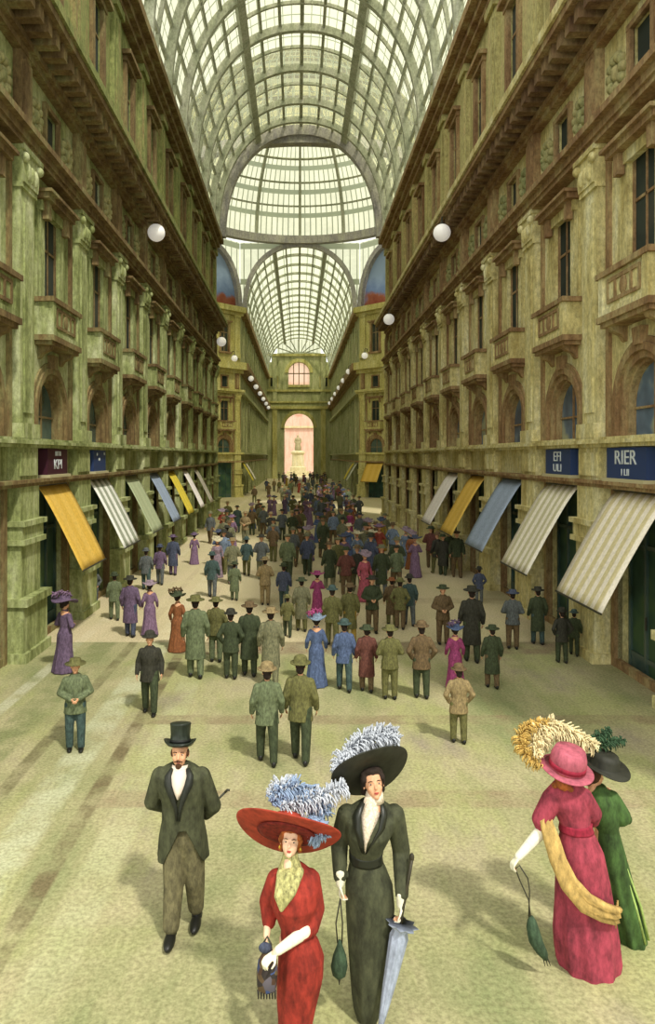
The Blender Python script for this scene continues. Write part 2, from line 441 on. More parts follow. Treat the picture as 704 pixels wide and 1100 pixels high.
def proto_pillar(st, br, up):
    r = empty('pillar_proto')
    mb = MB()      # ground storey pier
    lbox(mb, lf, -.74, .74, 0, 1.25, 0, .42); lbox(mb, lf, -.8, .8, 0, .22, 0, .5); lbox(mb, lf, -.8, .8, 1.25, 1.42, 0, .52)
    lbox(mb, lf, -.6, .6, 1.42, 2.6, 0, .3); lbox(mb, lf, -.68, .68, 2.6, 2.72, 0, .42); lbox(mb, lf, -.64, .64, 2.72, 3.02, 0, .36); lbox(mb, lf, -.7, .7, 3.02, 3.14, 0, .44)
    lbox(mb, lf, -.58, .58, 3.14, 3.9, 0, .28); lbox(mb, lf, -.6, .6, 4.05, 4.8, 0, .24); lbox(mb, lf, -.5, .5, 4.15, 4.68, .2, .28)
    mb.build('pier', st, r)
    mb = MB()      # giant order
    lbox(mb, lf, -.5, .5, 5.0, 5.35, 0, .34); lbox(mb, lf, -.42, .42, 5.35, 10.7, 0, .22); lbox(mb, lf, -.24, .24, 5.6, 10.4, .2, .26)
    mb.build('shaft', st, r)
    mb = MB(); lbox(mb, lf, -.46, .46, 10.7, 10.82, 0, .28)
    mb.prism([(-.42, 10.82), (.42, 10.82), (.56, 11.5), (-.56, 11.5)], lf, 0, .32); lbox(mb, lf, -.6, .6, 11.5, 11.62, 0, .38)
    for x in (-.44, .44): mb.ell((x, .34, 11.36), (.12, .1, .12))
    for x in (-.22, 0, .22): mb.ell((x, .32, 11.1), (.1, .08, .2))
    mb.build('capital', st, r)
    mb = MB()      # brown strips beside the shaft
    for sg in (-1, 1): lbox(mb, lf, sg*.6-.08, sg*.6+.08, 5.0, 11.6, 0, .08)
    mb.build('strip', br, r)
    mb = MB(); lbox(mb, lf, -.3, .3, 12.05, 13.9, 0, .2); lbox(mb, lf, -.22, .22, 12.2, 13.7, .18, .26); mb.build('attic_strip', br, r)
    mb = MB(); lbox(mb, lf, -.45, .45, 15.6, 20.2, 0, .16); lbox(mb, lf, -.52, .52, 15.6, 16.1, 0, .24); lbox(mb, lf, -.55, .55, 20.2, 20.6, 0, .28)
    lbox(mb, lf, -.22, .22, 16.4, 19.9, .15, .2); mb.build('upper_shaft', up, r)
    return r
def proto_balcony(st, br):
    r = empty('balcony')
    mb = MB(); lbox(mb, lf, -1.15, 1.15, 7.46, 7.6, 0, .62); lbox(mb, lf, -1.08, 1.08, 7.36, 7.46, 0, .54); mb.build('floor_slab', br, r)
    mb = MB()
    lbox(mb, lf, -1.08, 1.08, 7.6, 7.72, .46, .58)
    for sg in (-1, 1):
        lbox(mb, lf, sg*.98-.1, sg*.98+.1, 7.6, 8.42, .44, .6); lbox(mb, lf, sg*1.03-.05, sg*1.03+.05, 7.6, 8.42, 0, .46)
    lbox(mb, lf, -.9, .9, 7.72, 8.42, .47, .53)
    mb.build('parapet', st, r)
    mb = MB()
    lbox(mb, lf, -.72, .72, 7.82, 7.9, .52, .57); lbox(mb, lf, -.72, .72, 8.26, 8.34, .52, .57)
    for x in (-.7, -.35, .35, .7): lbox(mb, lf, x-.04, x+.04, 7.84, 8.32, .52, .57)
    mb.ell((0, .54, 8.08), (.16, .05, .2)); mb.build('relief_panel', br, r)
    mb = MB(); lbox(mb, lf, -1.18, 1.18, 8.42, 8.54, .4, .64)
    for sg in (-1, 1): lbox(mb, lf, sg*1.06-.09, sg*1.06+.09, 8.42, 8.54, 0, .42)
    mb.build('handrail', br, r)
    for sg in (-1, 1):
        mb = MB(); mb.prism([(0, 7.36), (.46, 7.36), (.4, 7.26), (.16, 7.18), (.06, 7.06), (0, 7.04)], lambda u, v, d: (d, u, v), sg*.8-.1, sg*.8+.1)
        mb.build('bracket', br, r)
    return r

def place(root, side, s, z=0):
    if side == 'left': root.location = (-WL, s, z); root.rotation_euler = (0, 0, -PI/2)
    elif side == 'right': root.location = (WR, s, z); root.rotation_euler = (0, 0, PI/2)
# local x -> along the wall, local y -> out of the wall (left: rot -90 gives y -> +x)

ST = {'left': dict(st=SG, br=SGB, up=SGU, pane=P_TEAL), 'right': dict(st=SY, br=SYB, up=SYU, pane=P_SKYREF)}
near_c = [B0+BAY*k for k in range(-1, 10)]     # last bay ends at 54.7 -> clipped to the corner
far_c = [Y_FAR+2.4+BAY*k for k in range(0, 15)]

def uvmesh(grid, uvs):
    """a quad grid with its own UVs"""
    me = bpy.data.meshes.new('grid'); nr, nc = len(grid), len(grid[0])
    vs = [tuple(p) for r in grid for p in r]
    fs = [(i*nc+j, i*nc+j+1, (i+1)*nc+j+1, (i+1)*nc+j) for i in range(nr-1) for j in range(nc-1)]
    me.from_pydata(vs, [], fs); ul = me.uv_layers.new(name='UVMap')
    fl = [uv for r in uvs for uv in r]
    for l in me.loops: ul.data[l.index].uv = fl[l.vertex_index]
    me.update(); return me

def awning_obj(mat, side, s, width=2.2, top=3.86, drop=2.2, out=1.3, name='awning', simple=False, back=.06):
    r = empty('awning'); n = 10
    g, u = [], []
    for layer in (0,):
        for i in range(n+1):
            t = i/n; row, ur = [], []
            for j in range(9):
                q = j/8
                row.append(((q-.5)*width, .06+out*(t**.92), top-drop*(t**1.08)-.05*math.sin(PI*t)*(1-.6*math.cos(2*PI*q))+.02*math.sin(4*PI*q)*t)); ur.append((q, t))
            g.append(row); u.append(ur)
    cv = link('canvas', uvmesh(g, u), mat, r, True)
    so = cv.modifiers.new('thick', 'SOLIDIFY'); so.thickness = .015
    if not simple:
        mb = MB(); mb.tube([(-width/2-.05, .05, top+.02), (width/2+.05, .05, top+.02)], .045); mb.box(-width/2, width/2, -.03, .05, top+.01, top+.08); mb.build('roller', DARKIRON, r)
        mb = MB(); mb.tube([(-width/2, .06+out, top-drop), (width/2, .06+out, top-drop)], .022); mb.build('front_bar', DARKIRON, r)
    place(r, side, s); return r

# awnings, one row per wall: bay number -> (material, label)
AWN = {
 ('right', 0): ('cream', 2.3, 'wide cream striped canvas awning under the blue sign lettered RIER'),
 ('right', 1): ('cream2', 2.2, 'cream striped canvas awning under the blue sign lettered EFI'),
 ('right', 2): ('blue', 2.2, 'plain blue grey canvas awning on the yellow stone wall'),
 ('right', 3): ('yellow', 2.1, 'mustard yellow canvas awning beside the blue grey one on the yellow stone wall'),
 ('right', 4): ('plain', 2.1, 'plain white canvas awning beyond the mustard one on the yellow stone wall'),
 ('left', 1): ('yellow', 2.1, 'large mustard yellow canvas awning under the maroon shop sign'),
 ('left', 2): ('white', 2.1, 'white awning with grey stripes under the small blue sign'),
 ('left', 3): ('sage', 2.0, 'faded grey green canvas awning between striped and blue awnings'),
 ('left', 4): ('blue', 1.9, 'slate blue canvas awning on the green stone wall'),
 ('left', 5): ('lemon', 1.8, 'lemon yellow canvas awning on the green stone wall'),
 ('left', 6): ('plain', 1.5, 'narrow white awning next to the lemon yellow one'),
 ('left', 7): ('plain', 1.4, 'narrow white awning at the far end of the green stone wall'),
}
BAYNAME = {('right', 0): 'above the wide cream striped awning', ('right', 1): 'above the second cream striped awning', ('right', 2): 'above the blue grey awning of the yellow stone wall',
 ('right', 3): 'above the mustard awning of the yellow stone wall', ('right', 4): 'above the plain white awning of the yellow stone wall', ('left', 1): 'above the maroon shop sign',
 ('left', 2): 'above the small blue sign', ('left', 3): 'above the faded grey green awning', ('left', 4): 'above the slate blue awning', ('left', 5): 'above the lemon yellow awning',
 ('left', 6): 'above the first narrow white awning', ('left', 7): 'above the last narrow white awning'}

def make_walls():
    for side in ('left', 'right'):
        f = frame_side(side); S = ST[side]
        mb, ub = MB(), MB()
        for c in near_c:
            hb = BAY/2
            if c+hb > Y_OCT: hb = BAY/2
            wall_bay(mb, f, c, hb, upper=ub)
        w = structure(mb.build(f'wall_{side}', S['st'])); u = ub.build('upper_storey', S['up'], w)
        # long mouldings
        s0, s1 = near_c[0]-BAY/2, near_c[-1]+BAY/2
        def mould(rows, mat, extra=None):
            m = MB()
            for h0, h1, d in rows: lbox(m, f, s0, s1, h0, h1, -.05, d)
            if extra: extra(m)
            return structure(m.build(nxt('trim'), mat))
        mould([(3.9, 3.98, .3), (3.98, 4.06, .36)], S['br'])
        mould([(4.8, 4.88, .3), (4.88, 4.96, .4), (4.96, 5.02, .34)], S['st'])
        mould([(11.6, 11.72, .36), (11.72, 11.9, .42), (11.9, 12.05, .56)], S['br'])
        t = mould([(13.9, 14.05, .22), (14.05, 14.2, .34), (14.55, 14.75, 1.0)], S['br'])
        m = MB()
        s = s0+.25
        while s < s1:
            lbox(m, f, s-.13, s+.13, 14.2, 14.55, -.02, .86); s += .53
        m.build('modillion_row', SGB if side == 'left' else stone_dark, t)  # modillion blocks under the dark cornice, all in one mesh
        m = MB(); lbox(m, f, s0, s1, 14.75, 14.98, -.05, 1.08); lbox(m, f, s0, s1, 14.98, 15.1, -.05, 1.0); m.build('cornice_lip', S['up'] if side == 'left' else SY, t)
        mould([(15.1, 15.6, .5), (15.6, 15.68, .58)], S['up'])
        mould([(20.5, 20.7, .3), (20.7, 20.95, .5), (20.95, 21.3, .78)], S['br'])
        mould([(0, .18, .06)], S['br'])
        # frieze reliefs
        for c in near_c:
            for sg in (-1, 1):
                m = MB()
                for a in range(10):
                    q = 2*PI*a/10; x = c+sg*1.15+.3*math.cos(q); h = 12.95+.34*math.sin(q)
                    m.ell(f(x, h, .02), (.13, .13, .13), seg=8, n=6)
                m.ell(f(c+sg*1.15, 12.95, .02), (.14, .14, .2), seg=8, n=6)
                structure(m.build(nxt('trim'), SREL, None, True))
    # bays
stone_dark = stone('dark_modillion_stone', (110, 82, 60), (140, 112, 80), (160, 138, 98))
make_walls()

def populate(side, centres, far=False):
    S = ST[side]
    ps = [proto_arch_window(S['br'], S['pane']), proto_tall_window(S['st'], S['br'], P_DARK), proto_attic_window(S['st'], S['br'], P_DARK), proto_upper_window(S['up'], S['br'], P_DARK)]
    d0 = proto_door(S['br'], P_SHOP); p0 = proto_pillar(S['st'], S['br'], S['up']); b0 = proto_balcony(S['st'], S['br'])
    for i, c in enumerate(centres):
        k = i-1
        for p in ps:
            o = dup(p, nxt('window')); place(o, side, c); structure(o)
        o = dup(d0, nxt('door')); place(o, side, c); structure(o)
        o = dup(p0, 'pillar'); place(o, side, c+BAY/2); structure(o)
        if i == 0:
            o = dup(p0, 'pillar'); place(o, side, c-BAY/2); structure(o)
        if k >= 0 and not (side == 'left' and k == 0 and False):
            o = dup(b0, 'balcony'); place(o, side, c); o.scale = (1, .78, 1)
            if (side, k) in BAYNAME: tag(o, 'small stone balcony with relief panel '+BAYNAME[(side, k)], 'balcony', 'stone balconies of the long walls')
            elif side == 'left' and k == 0: tag(o, 'small stone balcony cut by the picture edge on the green wall', 'balcony', 'stone balconies of the long walls')
            else:
                nm = 'green' if side == 'left' else 'yellow'
                tag(o, f'small stone balcony far along the {nm} stone wall past its awnings', 'balcony', f'far balconies of the {nm} wall')
        if (side, k) in AWN:
            m, w, lab = AWN[(side, k)]
            out, drop = (1.3, 2.2)
            a = awning_obj(AW[m], side, c, w, out=out if side == 'right' else 1.12, drop=drop if side == 'right' else 2.1, simple=k > 4)
            tag(a, lab, 'awning', 'shop awnings')
    for p in ps+[d0, p0, b0]:
        for ch in kids(p): bpy.data.objects.remove(ch)
        bpy.data.objects.remove(p)
populate('left', near_c); populate('right', near_c)

# ------------------------------------------------------------------ signs
def text_mesh(txt, size):
    cu = bpy.data.curves.new('t', 'FONT'); cu.body = txt; cu.size = size; cu.align_x = 'CENTER'; cu.align_y = 'CENTER'; cu.extrude = .012
    o = bpy.data.objects.new('t', cu); C.objects.link(o)
    me = bpy.data.meshes.new_from_object(o.evaluated_get(bpy.context.evaluated_depsgraph_get()))
    bpy.data.objects.remove(o); return me
NAVY, MAROON, LETTER, FRAMEC = flat('navy_paint', (44, 62, 104), .5), flat('maroon_paint', (66, 30, 44), .5), flat('white_letter', (206, 212, 214), .6), flat('pale_sign_frame', (186, 178, 140), .6)
def sign(side, c, w, mat, lines, label, dots=False):
    r = empty('shop_sign'); tag(r, label, 'sign', 'shop signs over the awnings')
    mb = MB(); lbox(mb, lf, -w/2, w/2, 4.12, 4.78, .02, .26); mb.build('board', mat, r)
    mb = MB(); lbox(mb, lf, -w/2-.06, w/2+.06, 4.06, 4.13, .02, .34); mb.build('ledge', FRAMEC, r)
    for t, size, h, sx in lines:
        me = text_mesh(t, size)
        # reading direction: seen from the hall the text runs towards -x locally on neither wall, so turn it to face +y
        me.transform(Matrix(((-sx, 0, 0, 0), (0, 0, 1, .262), (0, 1, 0, h), (0, 0, 0, 1))))
        link('lettering', me, LETTER, r)
    if dots:
        mb = MB()
        for x, z in ((.02, 4.5), (.1, 4.5), (.3, 4.66), (-.5, 4.68)): mb.ell((x, .262, z), (.06, .012, .05), seg=8, n=6)
        mb.build('lettering', LETTER, r)
    place(r, side, c); return r
sign('right', near_c[1]+.25, 1.75, NAVY, [('RIER', .42, 4.56, 1.2), ('I LII', .2, 4.26, 1.2)], 'navy blue shop sign with white letters over the wide cream awning')
sign('right', near_c[2]-.2, 1.75, NAVY, [('EFI', .36, 4.58, 1.3), ('ULI', .28, 4.29, 1.5)], 'navy blue shop sign with white letters over the second cream awning')
sign('left', near_c[2]-.15, 1.5, MAROON, [('IIITII', .17, 4.66, 1.4), ('KPI', .36, 4.38, 1.25)], 'dark maroon shop sign with white letters over the mustard awning')
sign('left', near_c[3]-.5, 1.35, NAVY, [], 'small navy blue sign with white specks over the grey striped awning', True)

# ------------------------------------------------------------------ floor
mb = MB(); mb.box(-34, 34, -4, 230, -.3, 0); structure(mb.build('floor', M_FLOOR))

# ------------------------------------------------------------------ glass vaults
def vx(u, a, b, p=.92):
    cx, sx = math.cos(u), math.sin(u)
    return XC+a*math.copysign(abs(cx)**p, cx), HT+b*abs(sx)**p
def vault(name, y0, y1, gl, ribs, purl, thin, rib_w=.3, rib_d=.45, kids_mat=IRON, rise=RISE):
    a, b = HALF-.25, rise; n = 48
    ny = max(2, int((y1-y0)/2))
    g = [[(vx(PI*i/n, a, b)[0], y0+(y1-y0)*j/ny, vx(PI*i/n, a, b)[1]) for i in range(n+1)] for j in range(ny+1)]
    uv = [[(i/n, y0+(y1-y0)*j/ny) for i in range(n+1)] for j in range(ny+1)]
    root = structure(link(name, uvmesh(g, uv), gl))
    def arch(y, w, d0, d1):
        m = MB()
        R = []
        for i in range(n+1):
            u = PI*i/n
            xi, zi = vx(u, a-d1, b-d1); xo, zo = vx(u, a-d0, b-d0)
            R.append([(xo, y-w/2, zo), (xo, y+w/2, zo), (xi, y+w/2, zi), (xi, y-w/2, zi)])
        m.loft(R); return m
    for y, big in ribs: arch(y, rib_w*(2.1 if big else 1), .02, rib_d*(1.7 if big else 1)).build('rib', IRON2 if big else kids_mat, root)
    for y in thin: arch(y, rib_w*.45, .01, .2).build('rib', kids_mat, root)
    for u, w in purl:
        m = MB(); R = []
        ha = w/(2*a)
        pts = [vx(u-ha, a-.03, b-.03), vx(u+ha, a-.03, b-.03), vx(u+ha, a-.03-w*.8, b-.03-w*.8), vx(u-ha, a-.03-w*.8, b-.03-w*.8)]
        m.loft([[(x, y, z) for x, z in pts] for y in (y0, y1)]); m.build('purlin', kids_mat, root)
    return root
ribs = [(Y_OCT, True)]+[(Y_OCT-BAY*k, False) for k in range(1, 7)]
purl = [(PI*q/18, .16) for q in range(1, 18) if q not in (6, 12)]+[(PI*6/18, .5), (PI*12/18, .5)]
vault('ceiling', 25.0, Y_OCT, G_VAULT, ribs+[(Y_OCT-1.5, False)], purl, [Y_OCT-BAY*(k+.5) for k in range(1, 7)])
ribs = [(Y_FAR, True)]+[(Y_FAR+BAY*k, False) for k in range(1, 16)]
vault('ceiling_far', Y_FAR, Y_END, G_FAR, ribs, [(PI*q/14, .16) for q in range(1, 14) if q not in (5, 9)]+[(PI*5/14, .45), (PI*9/14, .45)], [], rib_w=.2, rib_d=.3, rise=RISE_FAR)

# ------------------------------------------------------------------ octagon and dome
OY = (Y_OCT+Y_FAR)/2; OR = (Y_FAR-Y_OCT)/2
DZ = 28.95
def dome():
    n, m = 64, 14; R, Hh = OR-.1, 12.2
    def P(a, t, k=0): return (XC+(R-k)*math.cos(t)*math.cos(a), OY+(R-k)*math.cos(t)*math.sin(a), DZ+(Hh-k)*math.sin(t))
    tm = PI/2*.9
    g = [[P(2*PI*j/n, tm*i/m) for j in range(n+1)] for i in range(m+1)]
    uv = [[(j/n, i/m) for j in range(n+1)] for i in range(m+1)]
    root = structure(link('ceiling_dome', uvmesh(g, uv), G_DOME))
    for q in range(16):
        a = 2*PI*(q+0.0)/16+PI/2
        m_ = MB(); rings = []
        for i in range(m+1):
            t = tm*i/m; da = .16/R/max(.12, math.cos(t))*max(.35, math.cos(t))
            rings.append([P(a-da, t, .02), P(a+da, t, .02), P(a+da, t, .4), P(a-da, t, .4)])
        m_.loft(rings); m_.build('rib', IRON, root)
    for i in (3, 5, 7, 9, 12):
        t = tm*i/m; m_ = MB()
        m_.loft([[P(2*PI*j/n, t-.008, .02), P(2*PI*j/n, t+.008, .02), P(2*PI*j/n, t+.008, .25), P(2*PI*j/n, t-.008, .25)] for j in range(n)], close=True)
        m_.build('rib', IRON, root)
    m_ = MB(); Rr = OR
    m_.loft([[(XC+r*math.cos(2*PI*j/n), OY+r*math.sin(2*PI*j/n), z) for r, z in ((Rr+.1, DZ-.45), (Rr+.1, DZ+.4), (Rr-.65, DZ+.4), (Rr-.65, DZ-.45))] for j in range(n)], close=True)
    m_.build('ring_beam', IRON2, root)
    # lantern cap closing the top
    m_ = MB(); zt = P(0, tm)[2]; rt = R*math.cos(tm)
    m_.lathe([(rt+.2, zt-.1), (rt+.2, zt+.3), (rt*.6, zt+1.2), (.1, zt+1.8)], (XC, OY, 0)); m_.build('lantern', IRON2, root)
dome()

# glazed drum over the far arch, planar, with its own bars
def drum_face(f, half, name, hole_a, hole_b, base):
    """glass between an arch (semi-axes hole_a, hole_b over base) and the ring; f(u, h, d) -> world"""
    n = 28; top = DZ-.2
    g, uv = [[], []], [[], []]
    for i in range(n+1):
        u = -half+2*half*i/n
        q = max(0, 1-(abs(u)/hole_a)**2); h = min(base+hole_b*math.sqrt(q), top-.02)
        g[0].append(f(u, h, 0)); g[1].append(f(u, top, 0)); uv[0].append((u, h)); uv[1].append((u, top))
    return structure(link(name, uvmesh(g, uv), G_DRUM))
drum_face(lambda u, h, d: (XC+u, Y_FAR-d, h), HALF, 'ceiling_drum', HALF-.3, RISE_FAR-.2, HT)
# oblique corner faces
cx = HALF*math.sqrt(.5)
OBL = 8.7
def oblique(side):
    sg = -1 if side == 'left' else 1
    ox = -WL if side == 'left' else WR
    def f(s, h, d):   # s along the face away from the far arch, d towards the octagon
        q = math.sqrt(.5)
        return (ox+sg*(s*q)-sg*d*q, Y_FAR-s*q-d*q, h)
    return f
for side in ('left', 'right'):
    f = oblique(side); S = ST[side]
    mb = MB(); pilc = 2.3
    wall_bay(mb, f, pilc, pilc, th=.7); lbox(mb, f, 2*pilc, OBL, 0, HT, -.7, 0)
    w = structure(mb.build('wall_corner_'+side, SP))
    # face of the side walls beyond, closing the octagon
    mb = MB()
    e = f(OBL, 0, 0)
    sx = -1 if side == 'left' else 1
    mb.box(min(e[0], e[0]+sx*.6), max(e[0], e[0]+sx*.6), Y_OCT-2, e[1]+.3, 0, HT+7)
    structure(mb.build('wall_octagon_'+side, SF))
    for rows, mat in (([(3.9, 4.06, .3)], SYB), ([(4.8, 5.02, .38)], SP), ([(11.6, 11.8, .36), (11.8, 12.05, .56)], SP), ([(13.9, 14.3, .3), (14.3, 15.1, .8)], SP), ([(20.4, 20.7, .3), (20.7, 21.3, .8)], SP)):
        m = MB()
        for h0, h1, d in rows: lbox(m, f, -.25, OBL, h0, h1, -.05, d)
        structure(m.build(nxt('trim'), mat))
    rot = math.atan2(-math.sqrt(.5), -sx*math.sqrt(.5))-PI/2     # local y -> out of the face
    prs = [proto_arch_window(SYB, P_TEAL), proto_tall_window(SP, SYB, P_DARK), proto_attic_window(SP, SYB, P_DARK), proto_upper_window(SP, SYB, P_DARK)]
    for p in prs:
        p.name = nxt('window'); p.location = f(pilc, 0, 0); p.rotation_euler = (0, 0, rot); structure(p)
    p = proto_door(SYB, P_SHOP); p.name = nxt('door'); p.location = f(pilc, 0, 0); p.rotation_euler = (0, 0, rot); structure(p)
    b = proto_balcony(SP, SYB); b.location = f(pilc, 0, 0); b.rotation_euler = (0, 0, rot)
    tag(b, f'stone balcony on the oblique corner pier {"above" if side == "right" else "opposite the one above"} the yellow corner awning', 'balcony')
    for s in (.55, 4.4):
        p = proto_pillar(SP, SYB, SP); p.name = 'pillar'; p.location = f(s, 0, 0); p.rotation_euler = (0, 0, rot); p.scale = (.8, 1, 1); structure(p)
    # lunette with a faded painting, arch ring and glass above
    lc, la, lb_ = OBL/2, OBL/2-.35, 6.4
    pts = [(lc+la*math.cos(PI*i/20), HT+lb_*math.sin(PI*i/20)) for i in range(21)]
    m = MB(); m.prism(pts, f, -.5, -.35)
    mt, nt, out = _new('faded_mural_'+side)
    sep = nt.nodes.new('ShaderNodeSeparateXYZ'); v = pos(nt); nt.links.new(v, sep.inputs[0])
    nz = noise(nt, .7, 3, v)
    ad = nt.nodes.new('ShaderNodeMath'); ad.operation = 'MULTIPLY_ADD'; ad.inputs[1].default_value = 4; nt.links.new(nz, ad.inputs[0]); nt.links.new(sep.outputs[2], ad.inputs[2])
    mr = nt.nodes.new('ShaderNodeMapRange'); mr.inputs[1].default_value = HT+1; mr.inputs[2].default_value = HT+8.5; nt.links.new(ad.outputs[0], mr.inputs[0])
    bsdf(nt, out, ramp(nt, mr.outputs[0], [(.12, (126, 58, 44)), (.26, (150, 92, 70)), (.36, (110, 132, 176)), (.6, (150, 170, 206))]), .9)
    lun = tag(m.build('mural', mt), f'faded blue and red wall painting in the lunette over the {"mustard awning" if side == "right" else "unshaded"} corner pier', 'painting')
    m = MB()
    R = []
    for i in range(21):
        a = PI*i/20
        R.append([f(lc+(la+k)*math.cos(a), HT+(lb_+k)*math.sin(a), d) for k, d in ((-.05, -.4), (.5, -.4), (.5, .25), (-.05, .25))])
    m.loft(R); structure(m.build(nxt('trim'), IRON2))
    drum_face(lambda u, h, d, f=f, lc=lc: f(lc+u, h, -.1), OBL/2, 'ceiling_drum_'+side, la+.3, lb_+.3, HT)
aw = awning_obj(AW['yellow'], 'right', 0, 2.3, out=1.2, drop=2.1)
fr = oblique('right'); aw.location = fr(2.3, 0, 0); aw.rotation_euler = (0, 0, math.atan2(-1, -1)-PI/2)
tag(aw, 'small mustard yellow awning on the yellow corner pier of the crossing', 'awning')

# ------------------------------------------------------------------ far arm
for side in ('left', 'right'):
    f = frame_side(side)
    mb = MB()
    for c in far_c: wall_bay(mb, f, c, BAY/2, th=.6)
    lbox(mb, f, far_c[-1]+BAY/2, Y_END, 0, HT, -.6, 0); lbox(mb, f, Y_FAR, far_c[0]-BAY/2, 0, HT, -.6, 0)
    structure(mb.build('wall_far_'+side, SF))
    for rows, mat in (([(3.9, 4.06, .3)], SYB), ([(4.8, 5.02, .38)], SF), ([(11.6, 12.05, .5)], SF), ([(13.9, 14.3, .3), (14.3, 15.1, .9)], SYB), ([(20.6, 21.3, .7)], SYB)):
        m = MB()
        for h0, h1, d in rows: lbox(m, f, Y_FAR, Y_END, h0, h1, -.05, d)
        structure(m.build(nxt('trim'), mat))
    # windows and doors of the far bays: small in the picture, one mesh each
    def one(mk, nm):
        o = nm
        return o
    protos = []
    for half, h0, h1, ar in OPEN:
        m = MB()
        if ar: m.prism(arch_pts(0, half, h1-half)+[(-half, h0), (half, h0)], lf, -.5, -.42)
        else: lbox(m, lf, -half, half, h0, h1, -.5, -.42)
        o = m.build('proto', P_DARK); me = o.data; protos.append((me, h0)); bpy.data.objects.remove(o)
    for c in far_c:
        for me, h0 in protos:
            o = bpy.data.objects.new(nxt('door' if h0 == 0 else 'window'), me); C.objects.link(o); place(o, side, c); structure(o)
        m = MB(); lbox(m, lf, -.45, .45, 0, 3.9, 0, .3); lbox(m, lf, -.4, .4, 5, 11.6, 0, .2); lbox(m, lf, -.4, .4, 15.1, 20.6, 0, .15)
        p = m.build('pillar', SF); place(p, side, c+BAY/2); structure(p)
for side, i, m, lab in (('right', 0, 'two', 'white awning with dark gap just past the yellow corner pier'), ('right', 1, 'lemon', 'small lemon awning on the far arm behind the white gapped one'),
                        ('left', 0, 'lemon', 'small lemon awning on the far arm facing the white gapped one'), ('left', 1, 'plain', 'small plain white awning on the far arm past a lemon one')):
    a = awning_obj(AW[m], side, far_c[i], 2.2, out=1.3, drop=2.1); tag(a, lab, 'awning')

# end wall with its tall arch
mb = MB(); fe = lambda s, h, d: (XC+s, Y_END-d, h)
openings = [(3.0, 0, 13.4, True), (2.2, 18.8, 24.0, True)]
def end_wall():
    h = 0; hb = HALF+.5
    for half, h0, h1, ar in openings:
        if h0 > h: lbox(mb, fe, -hb, hb, h, h0, -1.2, 0)
        lbox(mb, fe, -hb, -half, h0, h1, -1.2, 0); lbox(mb, fe, half, hb, h0, h1, -1.2, 0)
        A = arch_pts(0, half, h1-half)
        for i in range(len(A)-1):
            (u0, v0), (u1, v1) = A[i], A[i+1]
            mb.prism([(u0, v0), (u0, h1+.01), (u1, h1+.01), (u1, v1)], fe, -1.2, 0)
        h = h1
    lbox(mb, fe, -hb+1.6, hb-1.6, h, 25.6, -1.2, 0)
end_wall(); structure(mb.build('wall_back', SF))
for h0, h1, d in ((14.3, 14.9, .5), (15.6, 15.9, .3), (17.9, 18.3, .4), (25.2, 25.7, .5)):
    m = MB(); lbox(m, fe, -HALF, HALF, h0, h1, -.05, d); structure(m.build(nxt('trim'), SP))
for half, sp in ((3.0, 10.4), (2.2, 21.8)):
    m = MB(); n = 16
    for i in range(n):
        a0, a1 = PI*i/n, PI*(i+1)/n
        m.prism([(half*math.cos(a0), sp+half*math.sin(a0)), ((half+.7)*math.cos(a0), sp+(half+.7)*math.sin(a0)), ((half+.7)*math.cos(a1), sp+(half+.7)*math.sin(a1)), (half*math.cos(a1), sp+half*math.sin(a1))], fe, -.1, .3)
    structure(m.build(nxt('trim'), SP))
w = structure(empty(nxt('window'), (XC, Y_END, 0)))
m = MB(); m.prism(arch_pts(0, 2.25, 21.8)+[(-2.25, 18.8), (2.25, 18.8)], lambda u, v, d: (u, -d, v), -.7, -.66); m.build('pane', P_PINK, w)
m = MB()
for x in (-1.1, 0, 1.1): m.box(x-.09, x+.09, .5, .64, 18.8, 23.9)
m.box(-2.2, 2.2, .5, .64, 21.6, 21.8); m.build('frame', SGB, w)
m = MB(); lbox(m, lambda s, h, d: (s, -d, h), -2.2, 2.2, 18.8, 19.3, -.2, .3); m.build('balustrade', SP, w)
for x in (-5.2, 5.2):
    w = structure(empty(nxt('window'), (XC+x, Y_END, 0)))
    m = MB(); m.box(-.7, .7, -.06, .06, 19, 20.8); m.build('pane', P_DARK, w)
    m = MB(); m.box(-.95, -.7, -.12, .1, 18.8, 21); m.box(.7, .95, -.12, .1, 18.8, 21); m.box(-.95, .95, -.12, .1, 20.8, 21.1); m.build('frame', SP, w)
for x in (-5.0, 5.0):
    m = MB(); m.box(XC+x-.5, XC+x+.5, Y_END-.35, Y_END+.1, 0, 14.3); structure(m.build('pillar', SP))
    m = MB(); m.box(XC+x-.45, XC+x+.45, Y_END-.3, Y_END+.1, 15.9, 25.2); structure(m.build('pillar', SF))
# glazed fan over the end wall
g, uv = [[], []], [[], []]
nn = 24
for i in range(nn+1):
    u = PI*(.26+.48*i/nn); x, z = vx(u, HALF-.3, RISE_FAR-.05)
    g[0].append((XC+(x-XC)*.98, Y_END-.1, 25.6)); g[1].append((x, Y_END-.1, max(z, 25.62))); uv[0].append((x, 0)); uv[1].append((x, 4))
fan = structure(link('ceiling_fan_light', uvmesh(g, uv), G_DRUM))
for k in range(7):
    a = PI*(.16+.68*k/6); m = MB(); p0 = (XC+1.2*math.cos(a), 25.6+.5*math.sin(a)); 
    uu = PI*(.27+.46*k/6); x, z = vx(uu, HALF-.3, RISE_FAR-.1)
    m.tube([(p0[0], Y_END-.2, p0[1]), (x, Y_END-.2, z)], .12, 6); m.build('rib', IRON, fan)

